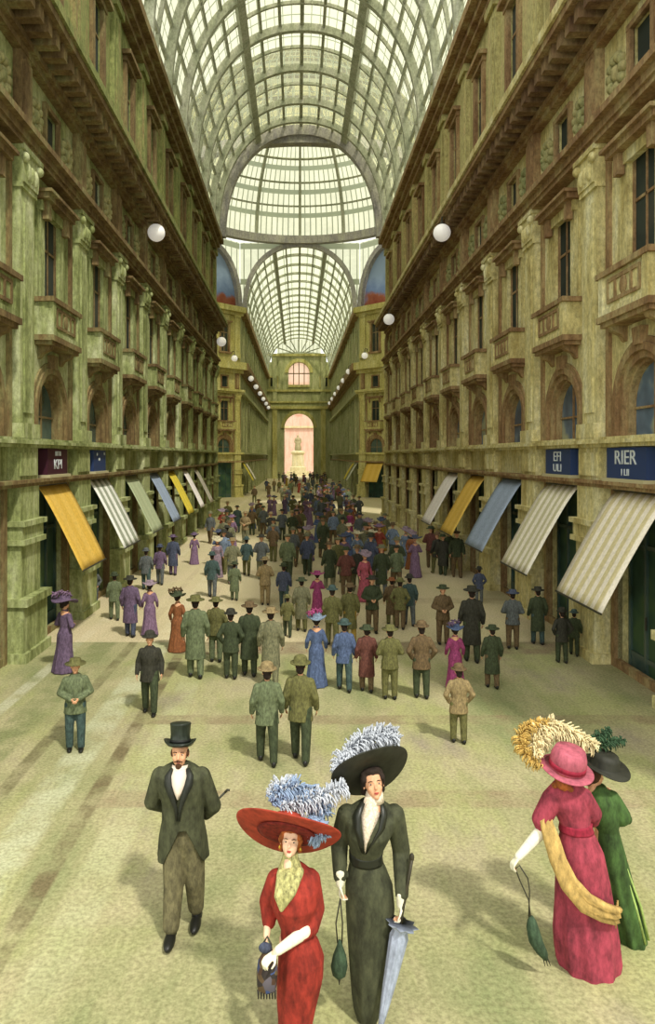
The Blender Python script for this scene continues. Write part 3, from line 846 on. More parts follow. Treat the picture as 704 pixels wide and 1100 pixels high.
# the square beyond the gate: monument, and an added facade standing in for pinkish sky
ROSE, PALE = stone('sky_pink_plaster', (226, 176, 156), (236, 190, 170), (240, 204, 184)), stone('pale_marble', (206, 190, 140), (220, 206, 160), (226, 214, 180))
b = empty('sky_facade', (XC, 186, 0)); tag(b, 'added rosy facade standing in for the pinkish sky beyond the end archway', 'building')
m = MB(); m.box(-16, 16, 0, 8, 0, 24); m.build('wall', ROSE, b)
m = MB(); m.box(-16.3, 16.3, -.6, 0, 12, 12.5); m.box(-16.4, 16.4, -.9, 0, 22.8, 23.6); m.build('cornice', PALE, b)
for x in (-9, -4.5, 0, 4.5, 9):
    for z in (3, 15.2):
        m = MB(); m.box(x-.8, x+.8, -.12, .1, z, z+4.6); m.build('window', flat('rose_shutter', (206, 150, 130)) if (x, z) == (-9, 3) else bpy.data.materials['rose_shutter'], b)
b = empty('monument', (XC-.2, 166, 0)); tag(b, 'pale marble monument with standing figure framed by the end archway', 'monument')
m = MB(); m.box(-3.2, 3.2, -3.2, 3.2, 0, .5); m.box(-2.6, 2.6, -2.6, 2.6, .5, 1.1); m.build('steps', PALE, b)
m = MB(); m.lathe([(1.9, 1.1), (1.9, 2.0), (1.5, 2.2), (1.35, 5.0), (1.7, 5.3), (1.7, 5.6), (1.0, 5.9)], seg=8); m.build('pedestal', PALE, b)
m = MB(); m.lathe([(.75, 5.9), (.8, 6.6), (.55, 8.0), (.6, 8.6), (.3, 9.0)], seg=16); m.ell((0, -.05, 9.3), (.27, .3, .36)); m.limb([(-.55, 0, 8.7), (-.75, -.1, 7.9), (-.2, -.5, 7.6)], [.2, .17, .12]); m.limb([(.55, 0, 8.7), (.75, -.1, 7.9), (.25, -.5, 7.7)], [.2, .17, .12])
link('statue', fuse(m, .09, 2), stone('statue_stone', (150, 140, 100), (168, 156, 116), (186, 172, 134)), b)

# ------------------------------------------------------------------ globe lamps
GLOBE, nt, out = _new('opal_globe')
bb = bsdf(nt, out, lin((236, 232, 226)), .4, .3); bb.inputs['Emission Color'].default_value = lin((255, 250, 240)); bb.inputs['Emission Strength'].default_value = .22
def lamp(x, y, z, wx, wy, label, r=.36):
    """globe hanging from a bracket fixed at wall point (wx, wy)"""
    o = empty('globe_lamp', (x, y, z)); tag(o, label, 'lamp', 'white globe lamps along the arcade')
    m = MB(); m.ell((0, 0, 0), (r, r, r), seg=24, n=15); m.build('globe', GLOBE, o, True)
    m = MB(); m.lathe([(r*.45, r*.86), (r*.5, r*.95), (r*.2, r*1.12), (.03, r*1.35)], seg=12); m.build('cap', DARKIRON, o, True)
    dx, dy = wx-x, wy-y; dx *= .995
    m = MB(); m.tube([(0, 0, r*1.3), (0, 0, r*1.8), (dx*.15, dy*.15, r*2.2), (dx*.6, dy*.6, r*2.25), (dx, dy, r*1.9)], .035, 6); m.tube([(dx, dy, r*.4), (dx*.5, dy*.5, r*2.2)], .025, 6); m.build('bracket', DARKIRON, o)
    return o
LAMPS = [(168, 250, 'l', 29.4, 'big white globe lamp under the dark cornice of the green wall'),
         (475, 250, 'r', 29.4, 'big white globe lamp under the dark cornice of the yellow wall'),
         (418, 343, 'r', 46.5, 'white globe lamp near the end of the yellow wall'),
         (238, 367, 'l', 53.6, 'white globe lamp at the end of the green wall'),
         (252, 385, 'l', 78.6, 'white globe lamp on the crossing pier without awning'),
         (392, 382, 'r', 78.6, 'white globe lamp on the crossing pier with yellow awning')]
for px, py, sd, y, lab in LAMPS:
    x = (px-VX)*y/FPX; z = CAMH-(py-VY)*y/FPX
    wx = -WL if sd == 'l' else WR
    if 78 < y < 79: wy = y+.8; wx = x+(-.5 if sd == 'l' else .5)
    else: wy = y
    lamp(x, y, z, wx, wy, lab)
for i in range(6):
    y = 84+10*i
    for sd, wx in (('l', -WL), ('r', WR)):
        sgn = -1 if sd == 'l' else 1
        nm = 'facing the yellow one' if sd == 'l' else 'past the yellow awning'
        o = lamp(wx-sgn*.95, y, 4.6+1.66*(abs(wx)-.95), wx, y, f'little white globe lamp in the far arm row {nm}', .33)
        o['group'] = 'far globe lamps '+nm

# ------------------------------------------------------------------ people
SKIN = cloth('skin', (214, 160, 124), .1, .6); SKINP = cloth('pale_skin', (232, 190, 160), .08, .6)
HAIRB, HAIRA, HAIRD = cloth('brown_hair', (74, 48, 30), .3), cloth('auburn_hair', (150, 82, 40), .3), cloth('dark_hair', (42, 32, 26), .3)
BLACKSHOE = flat('black_leather', (30, 30, 26), .4)
PAL = {n: cloth('cloth_'+n, tuple(int(min(255, v*.82+g*.17)) for v, g in zip(c, (96, 92, 74))), .28) for n, c in dict(
    darkgreen=(52, 62, 40), olive=(98, 96, 54), brown=(98, 78, 52), rust=(136, 78, 44), grey=(112, 112, 84), purple=(98, 78, 108), violet=(124, 96, 128), navy=(62, 70, 96),
    blue=(72, 90, 130), teal=(54, 76, 76), black=(44, 44, 36), maroon=(96, 52, 46), red=(150, 60, 48), magenta=(154, 58, 112), tan=(142, 122, 84), slate=(84, 90, 92), rose=(164, 74, 92), mustard=(160, 130, 52),
    greygreen=(96, 108, 78), lilac=(142, 122, 138), lightblue=(112, 130, 156), cream=(204, 192, 160)).items()}

def head_solids(mb, c, s, M=None, ears=True):
    """head and neck; c = chin level under the skull, s = chin-to-crown height, face towards local -y"""
    M = M or Matrix.Identity(3); c = Vector(c)
    def L(x, y, z): return c+M@Vector((x*s, -y*s, z*s))
    def E(x, y, z, rx, ry, rz): mb.ell(L(x, y, z), (rx*s, ry*s, rz*s), M)
    E(0, -.06, .6, .33, .41, .4); E(0, .1, .36, .265, .27, .34); E(0, .25, .09, .1, .1, .09)
    mb.capsule(L(0, .36, .5), L(0, .44, .37), .035*s, .055*s, 8)
    E(0, .29, .57, .23, .1, .05)
    for q in (-1, 1):
        E(q*.14, .2, .36, .12, .14, .12)
        if ears: E(q*.34, -.05, .46, .035, .09, .13)
    mb.capsule(L(0, -.08, .3), L(0, -.12, -.3), .19*s, .2*s)
    return L
def hand_solids(mb, w, d, nrm, L=.17, curl=.5, thumb=1):
    """palm, four fingers and a thumb; w wrist, d direction, nrm palm normal (fingers curl towards it)"""
    w, d, nrm = Vector(w), Vector(d).normalized(), Vector(nrm); nrm = (nrm-d*nrm.dot(d)).normalized(); sd = d.cross(nrm)
    for q in (-.16, -.05, .06, .16): mb.capsule(w+d*.06*L+sd*q*.5*L, w+d*.46*L+sd*q*L, .075*L, .062*L, 8)
    for q, ln in zip((-.17, -.06, .06, .17), (.38, .46, .43, .33)):
        b = w+d*.48*L+sd*q*L; a0 = curl*.7
        p1 = b+(d*math.cos(a0)+nrm*math.sin(a0))*ln*.5*L
        a1 = a0+curl*1.1; p2 = p1+(d*math.cos(a1)+nrm*math.sin(a1))*ln*.5*L
        mb.capsule(b, p1, .05*L, .046*L, 8); mb.capsule(p1, p2, .045*L, .036*L, 8)
    b = w+d*.12*L+sd*thumb*.17*L; p1 = b+(d*.7+sd*thumb*.6+nrm*.35).normalized()*.26*L; p2 = p1+(d*.9+nrm*.4).normalized()*.2*L
    mb.capsule(b, p1, .06*L, .052*L, 8); mb.capsule(p1, p2, .05*L, .04*L, 8)
def ering(cx, cy, z, rx, ry, n=28, fold=0, nf=9, ph=0, tilt=0):
    out = []
    for j in range(n):
        a = 2*PI*j/n; k = 1+fold*math.sin(nf*a+ph)
        out.append((cx+rx*k*math.cos(a), cy+ry*k*math.sin(a), z+tilt*math.cos(a)*rx))
    return out

ARMS = {'down': ((.25, .03, 1.13), (.26, -.07, .9)), 'front': ((.28, .03, 1.13), (.07, -.2, 1.06)), 'pocket': ((.3, .07, 1.13), (.2, -.05, .93)), 'back': ((.27, .1, 1.14), (.07, .19, .98))}
def man_parts(stride=.14, arms='down', hem=.72, hat='bowler', vox=.015):
    P = {}
    mb = MB()
    L = head_solids(mb, (0, -.01, 1.52), .235)
    e, w = ARMS[arms]
    mb.limb([(0, 0, .95), (0, .01, 1.25), (0, .01, 1.42)], [.1, .09, .07])
    for q in (-1, 1):
        E, W = Vector((q*e[0], e[1], e[2])), Vector((q*w[0], w[1], w[2]))
        mb.limb([(0, .01, 1.4), (q*.17, .01, 1.4), E, W], [.06, .05, .04, .028]); hand_solids(mb, W, W-E+Vector((0, -.02, -.05)), (-q, 0, 0), .17, .4, -q)
        mb.limb([(q*.08, 0, .93), (q*.1, -q*stride*.6-.02, .5), (q*.1, -q*stride, .1)], [.07, .05, .04])
    P['body'] = fuse(mb, vox*.8, 2)
    mb = MB()
    mb.loft([ering(0, 0, hem, .215, .15), ering(0, 0, .93, .19, .14), ering(0, 0, 1.08, .172, .125), ering(0, -.005, 1.25, .2, .14), ering(0, .0, 1.38, .2, .12), ering(0, .01, 1.45, .13, .09), ering(0, .015, 1.5, .08, .08)])
    for q in (-1, 1):
        E, W = Vector((q*e[0], e[1], e[2])), Vector((q*w[0], w[1], w[2])); W2 = E+(W-E)*.95
        mb.limb([(q*.165, .01, 1.385), E, W2], [.075, .062, .05])
    P['coat'] = fuse(mb, vox, 3)
    mb = MB()
    for q in (-1, 1): mb.limb([(q*.085, 0, .92), (q*.105, -q*stride*.6-.02, .5), (q*.105, -q*stride, .09)], [.115, .085, .068])
    mb.limb([(-.06, 0, .95), (.06, 0, .95)], [.12, .12])
    P['trousers'] = fuse(mb, vox, 3)
    for q in (-1, 1):
        mb = MB(); mb.ell((q*.105, -q*stride-.05, .042), (.05, .13, .042)); mb.ell((q*.105, -q*stride+.03, .06), (.045, .06, .06))
        P['shoe%d' % (q+1)] = mb.mesh('shoe')
    mb = MB(); mb.ell((0, .028, 1.672), (.086, .092, .095)); mb.ell((0, .055, 1.6), (.07, .06, .08)); P['hair'] = mb.mesh('hair')
    mb = MB()
    if hat == 'bowler': mb.lathe([(.1, 0), (.17, .012), (.175, .03), (.15, .028), (.115, .025), (.115, .08), (.1, .125), (.06, .15), (.01, .155)], (0, .01, 1.69))
    elif hat == 'cap': mb.lathe([(.1, 0), (.12, .02), (.14, .05), (.13, .075), (.06, .095), (.01, .098)], (0, .01, 1.68)); mb.ell((0, -.1, 1.7), (.08, .07, .012))
    else: mb.lathe([(.1, 0), (.19, .0), (.195, .015), (.11, .022), (.108, .09), (.1, .105), (.01, .108)], (0, .01, 1.69))
    P['hat'] = mb.mesh('hat')
    for k in P: P[k].polygons.foreach_set('use_smooth', [True]*len(P[k].polygons))
    return P
def plume(mb, pts, ln, n=60, rad=.008, seed=1, droop=.5):
    """an ostrich plume: barbs curling down both sides of a spine"""
    R = random.Random(seed); pts = [Vector(p) for p in pts]
    mb.tube(pts, [rad*1.5]*len(pts), 6)
    for i in range(n):
        t = (i+.5)/n*(len(pts)-1); k = min(int(t), len(pts)-2); p = pts[k].lerp(pts[k+1], t-k); d = (pts[k+1]-pts[k]).normalized()
        a = R.uniform(0, 2*PI); o = d.orthogonal().normalized(); o = (o*math.cos(a)+d.cross(o)*math.sin(a)).normalized()
        l = ln*R.uniform(.45, 1.15)*(1-.35*abs(2*i/n-1))
        q1 = p+o*l*.5+d*l*.2; q2 = p+o*l*.85+d*l*.35+Vector((0, 0, -droop*l*.35)); q3 = p+o*l*.95+d*l*.3+Vector((0, 0, -droop*l*.8))
        mb.tube([p, q1, q2, q3], [rad*.8, rad*1.5, rad*1.3, rad*.6], 5)
def woman_parts(arms='front', vox=.015, hatr=.3, plumed=True):
    P = {}; e, w = ARMS[arms]
    e = (e[0]*.88, e[1], e[2]); w = (w[0]*.9, w[1], w[2])
    mb = MB(); head_solids(mb, (0, -.01, 1.47), .225)
    mb.limb([(0, 0, .9), (0, 0, 1.1), (0, 0, 1.36)], [.1, .08, .1])
    for q in (-1, 1):
        E, W = Vector((q*e[0], e[1], e[2]-.04)), Vector((q*w[0], w[1], w[2]))
        mb.limb([(0, .01, 1.34), (q*.14, .01, 1.34), E, W], [.05, .045, .035, .025]); hand_solids(mb, W, W-E+Vector((0, -.02, -.05)), (-q, 0, 0), .15, .4, -q)
        mb.limb([(q*.07, 0, .88), (q*.07, 0, .5), (q*.07, 0, .05)], [.07, .05, .035]); mb.ell((q*.07, -.05, .035), (.035, .1, .035))
    P['body'] = fuse(mb, vox*.8, 2)
    mb = MB()
    mb.loft([ering(0, .05, .015, .27, .25, 36, .05), ering(0, .04, .3, .225, .2, 36, .05), ering(0, .02, .6, .19, .165, 36, .03), ering(0, .01, .86, .185, .155, 36), ering(0, 0, 1.03, .125, .105, 36), ering(0, -.02, 1.2, .165, .13, 36), ering(0, -.01, 1.31, .16, .11, 36), ering(0, 0, 1.39, .09, .075, 36), ering(0, 0, 1.46, .06, .06, 36)])
    for q in (-1, 1):
        E, W = Vector((q*e[0], e[1], e[2]-.04)), Vector((q*w[0], w[1], w[2])); mb.limb([(q*.13, .01, 1.32), E, E+(W-E)*.9], [.068, .055, .042])
    P['dress'] = fuse(mb, vox, 2)
    mb = MB(); mb.ell((0, .03, 1.62), (.105, .11, .1)); mb.ell((0, .09, 1.55), (.06, .05, .06)); P['hair'] = mb.mesh('hair')
    M = Matrix.Rotation(.16, 3, 'X')
    mb = MB(); mb.lathe([(.09, -.01), (hatr*.97, -.02), (hatr, 0), (hatr*.95, .012), (.13, .02), (.125, .09), (.1, .12), (.01, .125)], (0, .01, 1.67), M, 28, lambda a, r, h: (r, h+.05*(r/hatr)**2*math.cos(2*a)))
    P['hat'] = mb.mesh('hat')
    mb = MB()
    plume(mb, [(-.12, -.1, 1.76), (-.05, .02, 1.86), (.08, .12, 1.88), (.2, .2, 1.8)], .12, 40, .012, 3); P['plume'] = mb.mesh('plume')
    for k in P: P[k].polygons.foreach_set('use_smooth', [True]*len(P[k].polygons))
    return P

TEMPL = {'walk': man_parts(.15, 'down', .72, 'bowler'), 'stand': man_parts(.03, 'front', .74, 'soft'), 'pocket': man_parts(.05, 'pocket', .7, 'bowler'), 'coat': man_parts(.08, 'down', .42, 'soft'),
         'cap': man_parts(.12, 'down', .78, 'cap'), 'lady': woman_parts('front'), 'lady2': woman_parts('down', hatr=.24)}
HGT = {'walk': 1.845, 'stand': 1.8, 'pocket': 1.845, 'coat': 1.8, 'cap': 1.78, 'lady': 1.9, 'lady2': 1.88}

def setmat(o, m, i=0):
    o.material_slots[i].link = 'OBJECT'; o.material_slots[i].material = m
for T in TEMPL.values():
    for me in T.values(): me.materials.append(SKIN)
NICE = {'body': 'body', 'coat': 'coat', 'trousers': 'trousers', 'shoe0': 'shoe', 'shoe2': 'shoe', 'hair': 'hair', 'hat': 'hat', 'dress': 'dress', 'plume': 'plume'}
def person(kind, px, yf, hpx, face, cols, label, dx=0, hatm=None, group=None):
    """stands where the photo shows it: feet at (px, yf), hpx tall with hat; face = turn from facing the camera, degrees"""
    d = CAMH*FPX/(yf-VY); x = (px-VX)*d/FPX; h = hpx*d/FPX
    r = empty('person', (x, d, 0), math.radians(face)); s = h/HGT[kind]; r.scale = (s*1.04, s*1.04, s)
    tag(r, label, 'person', group)
    T = TEMPL[kind]; hatp = None
    c1, c2, c3 = cols
    mp = {'body': SKIN, 'coat': PAL[c1], 'trousers': PAL[c2], 'shoe0': BLACKSHOE, 'shoe2': BLACKSHOE, 'hair': HAIRD, 'hat': PAL[c3], 'dress': PAL[c1], 'plume': PAL[c2]}
    for k, me in T.items():
        if k == 'plume' and c2 == c1: continue
        o = bpy.data.objects.new(NICE[k], me); C.objects.link(o); o.parent = hatp if k == 'plume' else r
        setmat(o, mp[k])
        if k == 'hat': hatp = o
    return r

MID = [
 ('lady', 70, 721, 87, 150, ('purple', 'violet', 'purple'), 'person in purple dress and wide purple hat beside the big pier'),
 ('stand', 81, 806, 99, 15, ('greygreen', 'teal', 'olive'), 'person in grey green coat with teal trousers standing alone below the purple lady'),
 ('walk', 161, 766, 89, 5, ('black', 'darkgreen', 'black'), 'person striding forward in dark jacket with pale shirt front'),
 ('coat', 140, 684, 66, 175, ('purple', 'navy', 'black'), 'person in long purple coat and dark hat walking beside a violet lady'),
 ('lady2', 161, 682, 62, 190, ('violet', 'violet', 'lilac'), 'person in violet dress arm to arm with the purple coat walker'),
 ('walk', 123, 666, 52, 200, ('greygreen', 'greygreen', 'darkgreen'), 'person in grey green suit walking between yellow awning and violet lady'),
 ('pocket', 101, 650, 42, 10, ('slate', 'navy', 'navy'), 'person in slate suit under the mustard awning edge'),
 ('lady2', 191, 699, 68, 170, ('rust', 'brown', 'darkgreen'), 'person in rust brown dress with dark green hat'),
 ('coat', 210, 728, 89, 185, ('greygreen', 'greygreen', 'olive'), 'person in long grey green coat next to the rust brown lady'),
 ('stand', 232, 711, 70, 180, ('olive', 'greygreen', 'olive'), 'person in light olive suit between grey green coat and dark pair'),
 ('pocket', 248, 729, 76, 180, ('darkgreen', 'darkgreen', 'black'), 'person in dark green suit, slimmer of two seen from behind'),
 ('coat', 268, 726, 80, 185, ('darkgreen', 'darkgreen', 'brown'), 'person in dark green knee coat, taller of two seen from behind'),
 ('coat', 291, 736, 84, 180, ('grey', 'grey', 'tan'), 'person in pale grey long coat behind the strolling pair'),
 ('walk', 287, 820, 110, 186, ('greygreen', 'darkgreen', 'tan'), 'person in grey green jacket, slimmer of the strolling pair seen from behind'),
 ('walk', 323, 818, 115, 172, ('olive', 'darkgreen', 'olive'), 'person in olive jacket and olive hat, broader of the strolling pair'),
 ('lady2', 340, 736, 82, 180, ('blue', 'magenta', 'lightblue'), 'person in blue violet dress with pale blue hat'),
 ('walk', 370, 742, 78, 182, ('blue', 'teal', 'teal'), 'person in blue jacket and teal trousers seen from behind'),
 ('coat', 394, 743, 72, 180, ('maroon', 'brown', 'darkgreen'), 'person in maroon brown coat beside the blue jacket'),
 ('stand', 419, 751, 80, 184, ('olive', 'olive', 'olive'), 'person in olive jacket with legs apart seen from behind'),
 ('pocket', 453, 750, 84, 180, ('brown', 'darkgreen', 'brown'), 'person in broad brown jacket and dark trousers seen from behind'),
 ('lady2', 489, 738, 72, 178, ('magenta', 'purple', 'blue'), 'person in magenta violet jacket with blue hat'),
 ('pocket', 493, 798, 86, 180, ('tan', 'olive', 'brown'), 'person in tan jacket standing nearest the floor band below the blue hat'),
 ('coat', 529, 739, 68, 180, ('darkgreen', 'brown', 'darkgreen'), 'person in dark green coat standing alone to one side of the magenta jacket'),
 ('stand', 476, 692, 64, 0, ('brown', 'brown', 'darkgreen'), 'person in brown suit facing us with hands clasped'),
 ('coat', 507, 711, 82, 175, ('black', 'darkgreen', 'black'), 'tall person in black coat behind the magenta jacket'),
 ('walk', 440, 672, 56, 185, ('teal', 'slate', 'black'), 'person in teal blue jacket and black hat walking away'),
 ('lady', 341, 660, 50, 180, ('magenta', 'magenta', 'magenta'), 'person in bright magenta dress in the middle of the crowd'),
 ('walk', 357, 694, 66, 180, ('olive', 'olive', 'teal'), 'person in olive jacket behind the blue jacket'),
 ('coat', 376, 690, 64, 186, ('olive', 'mustard', 'brown'), 'person in mustard olive coat in the middle of the crowd'),
 ('stand', 400, 680, 62, 5, ('darkgreen', 'brown', 'black'), 'person in dark green jacket with brown trousers facing us amid the crowd'),
 ('coat', 421, 672, 52, 180, ('brown', 'olive', 'rust'), 'person in olive brown coat close by the teal jacket'),
 ('pocket', 430, 676, 56, 170, ('olive', 'brown', 'olive'), 'person in olive jacket touching shoulders with an olive brown coat'),
 ('stand', 285, 650, 52, 180, ('tan', 'tan', 'tan'), 'person in pale tan suit alone on the open floor'),
 ('walk', 305, 654, 50, 175, ('navy', 'teal', 'darkgreen'), 'person in navy jacket next to the pale tan suit'),
 ('walk', 309, 684, 46, 180, ('olive', 'darkgreen', 'olive'), 'person in dull olive jacket below the navy jacket'),
 ('coat', 324, 678, 58, 185, ('grey', 'olive', 'darkgreen'), 'person in grey olive coat beside the magenta dress'),
 ('walk', 228, 642, 50, 180, ('teal', 'slate', 'teal'), 'person in teal jacket walking up the hall past the lemon awning'),
 ('coat', 252, 645, 42, 180, ('greygreen', 'greygreen', 'darkgreen'), 'person in grey green coat alone between teal jacket and pale tan suit'),
 ('walk', 265, 618, 42, 180, ('teal', 'olive', 'teal'), 'person in dark teal jacket farther up the open floor'),
 ('stand', 551, 697, 64, 170, ('slate', 'brown', 'navy'), 'person in slate jacket with navy hat under the second cream awning'),
 ('coat', 578, 692, 62, 180, ('darkgreen', 'teal', 'black'), 'person in dark green coat between the two cream awnings'),
 ('pocket', 604, 712, 60, 180, ('black', 'darkgreen', 'black'), 'person in black suit under the wide cream awning corner'),
 ('walk', 617, 704, 50, 160, ('darkgreen', 'darkgreen', 'teal'), 'person in deep green suit half under the wide cream awning'),
 ('pocket', 515, 648, 40, 180, ('navy', 'slate', 'black'), 'person in navy jacket below the blue grey awning'),
 ('walk', 172, 628, 44, 180, ('purple', 'slate', 'navy'), 'person in purple jacket below the slate blue awning'),
 ('coat', 186, 618, 44, 180, ('navy', 'purple', 'purple'), 'person in navy violet coat below the lemon awning'),
 ('walk', 157, 634, 46, 190, ('slate', 'teal', 'slate'), 'person in slate blue jacket below the faded green awning'),
 ('lady2', 209, 606, 36, 180, ('violet', 'violet', 'purple'), 'person in mauve dress below the narrow white awnings'),
 ('lady', 235, 608, 42, 180, ('blue', 'blue', 'navy'), 'person in bright blue dress beside a dark companion'),
 ('coat', 244, 606, 42, 180, ('black', 'darkgreen', 'black'), 'dark coated person beside the bright blue dress'),
]
for k, px, yf, h, fc, cols, lab in MID: person(k, px, yf, h, fc, cols, lab)

# the crowd up the hall: small figures, one mesh each
FAR = {}
for k, T in TEMPL.items():
    bm = bmesh.new(); idx = {'coat': 0, 'dress': 0, 'trousers': 1, 'shoe0': 1, 'shoe2': 1, 'body': 2, 'hair': 3, 'hat': 3}
    for pn, me in T.items():
        if pn not in idx or pn == 'hair': continue
        d = decimate(me, .3 if pn not in ('hat', 'shoe0', 'shoe2') else .9); n0 = len(bm.faces); bm.from_mesh(d); bm.faces.ensure_lookup_table()
        for fa in bm.faces[n0:]: fa.material_index = idx[pn]
    me = bpy.data.meshes.new('stroller'); bm.to_mesh(me); bm.free()
    for m in (SKIN, SKIN, SKIN, SKIN): me.materials.append(m)
    FAR[k] = me
taken = []
for k, px, yf, h, fc, cols, lab in MID:
    d = CAMH*FPX/(yf-VY); taken.append(((px-VX)*d/FPX, d))
CN = dict(darkgreen='dark green', greygreen='grey green', lightblue='light blue')
R = random.Random(21)
menc = ['olive', 'grey', 'brown', 'slate', 'tan', 'greygreen', 'greygreen', 'grey', 'lightblue', 'slate', 'darkgreen', 'navy']
womc = ['violet', 'purple', 'purple', 'blue', 'lilac', 'violet', 'rust', 'lightblue', 'red', 'magenta', 'mustard', 'rose']
made = 0; tries = 0
spots = [(239, 576, 'red'), (255, 572, 'teal'), (271, 568, 'blue'), (342, 583, 'blue'), (350, 538, 'red'), (364, 540, 'maroon'), (376, 576, 'magenta'), (386, 582, 'red'), (395, 590, 'lilac'), (375, 600, 'blue'), (410, 592, 'mustard'),
         (308, 522, 'mustard'), (306, 552, 'purple'), (291, 582, 'black'), (314, 583, 'darkgreen'), (283, 574, 'slate'), (366, 578, 'slate'), (349, 579, 'brown'), (476, 618, 'black'), (483, 612, 'darkgreen'), (470, 616, 'black'), (491, 620, 'darkgreen'),
         (463, 610, 'maroon'), (446, 620, 'violet'), (436, 608, 'lightblue'), (372, 640, 'maroon'), (384, 636, 'black'), (392, 646, 'rose'), (410, 640, 'darkgreen'), (426, 636, 'greygreen'), (354, 632, 'darkgreen'), (330, 618, 'navy'), (322, 606, 'brown'), (363, 626, 'olive')]
while made < 165 and tries < 9000:
    tries += 1
    if spots: px, yf, col = spots.pop(0); forced = True
    else:
        t = R.random(); yf = 516+112*t**1.15; forced = False
        lo = max(VX-4.7*(yf-VY)/CAMH, 150); hi = min(VX+5.3*(yf-VY)/CAMH, 500)
        m = R.triangular(lo, hi, 345+.3*(yf-520)); px = m
        if R.random() < .2: px = R.uniform(lo, hi)
        col = None
    d = CAMH*FPX/(yf-VY); x = (px-VX)*d/FPX
    if not forced and any((x-a)**2+(d-b)**2 < (.75 if d < 45 else .6)**2 for a, b in taken): continue
    taken.append((x, d)); made += 1
    woman = (col in womc) if col else R.random() < .26
    if col is None: col = R.choice(womc[:9] if woman else menc)
    kind = R.choice(['lady', 'lady2']) if woman else R.choice(['walk', 'stand', 'pocket', 'coat', 'cap'])
    o = bpy.data.objects.new('person', FAR[kind]); C.objects.link(o); o.location = (x, d, 0)
    o.rotation_euler = (0, 0, R.choice([PI, PI, PI, 0])+R.uniform(-.5, .5)); s = R.uniform(1.5, 1.68)/HGT[kind]*1.06; o.scale = (s*1.05, s*1.05, s)
    setmat(o, PAL[col], 0); setmat(o, PAL[R.choice(['slate', 'olive', 'darkgreen', 'brown', 'grey'])], 1); setmat(o, SKIN, 2); setmat(o, PAL[R.choice(['black', 'darkgreen', 'brown', 'tan', 'grey'] if not woman else ['violet', 'lilac', 'cream', 'navy'])], 3)
    far = 'deep in the hall beyond the crossing' if d > 56 else 'in the dense crowd short of the crossing'
    lab = f'small distant person in {CN.get(col, col)} {"dress" if woman else "suit"} {far}'
    tag(o, lab, 'person', lab.replace('small distant person', 'crowd'))

# ------------------------------------------------------------------ the five large figures
class Fig:
    """a figure standing at depth d, its outline measured on the photograph at that depth"""
    def __init__(s, d, px, label):
        s.d = d; s.k = FPX/d; s.base = Vector(((px-VX)/s.k, d, 0)); s.root = empty('person', s.base); tag(s.root, label, 'person')
    def p(s, px, py, dy=0): return Vector(((px-VX)/s.k, s.d+dy, CAMH-(py-VY)/s.k))
    def ring(s, py, x0, x1, ry, dy=0, n=36, fold=0, nf=9, ph=0, tilt=0):
        a, b = s.p(x0, py), s.p(x1, py); return ering((a.x+b.x)/2, s.d+dy, a.z, (b.x-a.x)/2, ry, n, fold, nf, ph, tilt)
    def add(s, name, me_or_mb, mat, parent=None, smooth=True):
        me = me_or_mb.mesh(name) if isinstance(me_or_mb, MB) else me_or_mb
        me.transform(Matrix.Translation(-s.base)); return link(name, me, mat, parent or s.root, smooth)
def prop(name, mb, mat, base, label, cat, smooth=True):
    """a thing held by somebody: a root of its own, first mesh as its only or main part"""
    r = empty(name, base); tag(r, label, cat); return r
def part(root, name, mb, mat, parent=None, smooth=True):
    me = mb.mesh(name) if isinstance(mb, MB) else mb
    me.transform(Matrix.Translation(-root.location)); return link(name, me, mat, parent or root, smooth)
def headM(pitch, yaw=0, roll=0):
    """face towards the camera (-y); pitch > 0 looks up"""
    return Matrix.Rotation(roll, 3, 'Y') @ Matrix.Rotation(yaw, 3, 'Z') @ Matrix.Rotation(-pitch, 3, 'X')
EYEW, EYED, LIP, BROW = flat('eye_white', (226, 214, 200), .3), flat('eye_dark', (52, 40, 34), .3), flat('lip_red', (170, 70, 62), .5), flat('brow_brown', (78, 52, 38), .8)
def face_parts(F, L, s, M, lips=LIP, brow=BROW):
    for q in (-1, 1):
        mb = MB(); mb.ell(L(q*.14, .305, .5), (.05*s, .035*s, .022*s), M, 10, 7); e = F.add('eye', mb, EYEW)
        mb = MB(); mb.ell(L(q*.14, .335, .499), (.027*s, .012*s, .024*s), M, 8, 6); F.add('iris', mb, EYED, e)
        mb = MB(); mb.tube([L(q*.06, .36, .575), L(q*.14, .37, .6), L(q*.22, .31, .58)], [.014*s, .018*s, .01*s], 6); F.add('eyebrow', mb, brow)
    mb = MB(); mb.ell(L(0, .36, .225), (.085*s, .03*s, .018*s), M, 10, 6); mb.ell(L(0, .355, .195), (.07*s, .03*s, .02*s), M, 10, 6); F.add('lips', mb, lips)

def lace_mat():
    m, nt, out = _new('cream_lace')
    bsdf(nt, out, ramp(nt, noise(nt, 60, 3, pos(nt, (1, 1, 1), True)), [(.35, (196, 178, 150)), (.6, (234, 218, 200))]), .9); return m
LACE = lace_mat(); GLOVE = cloth('white_kid_glove', (226, 220, 196), .08, .7)

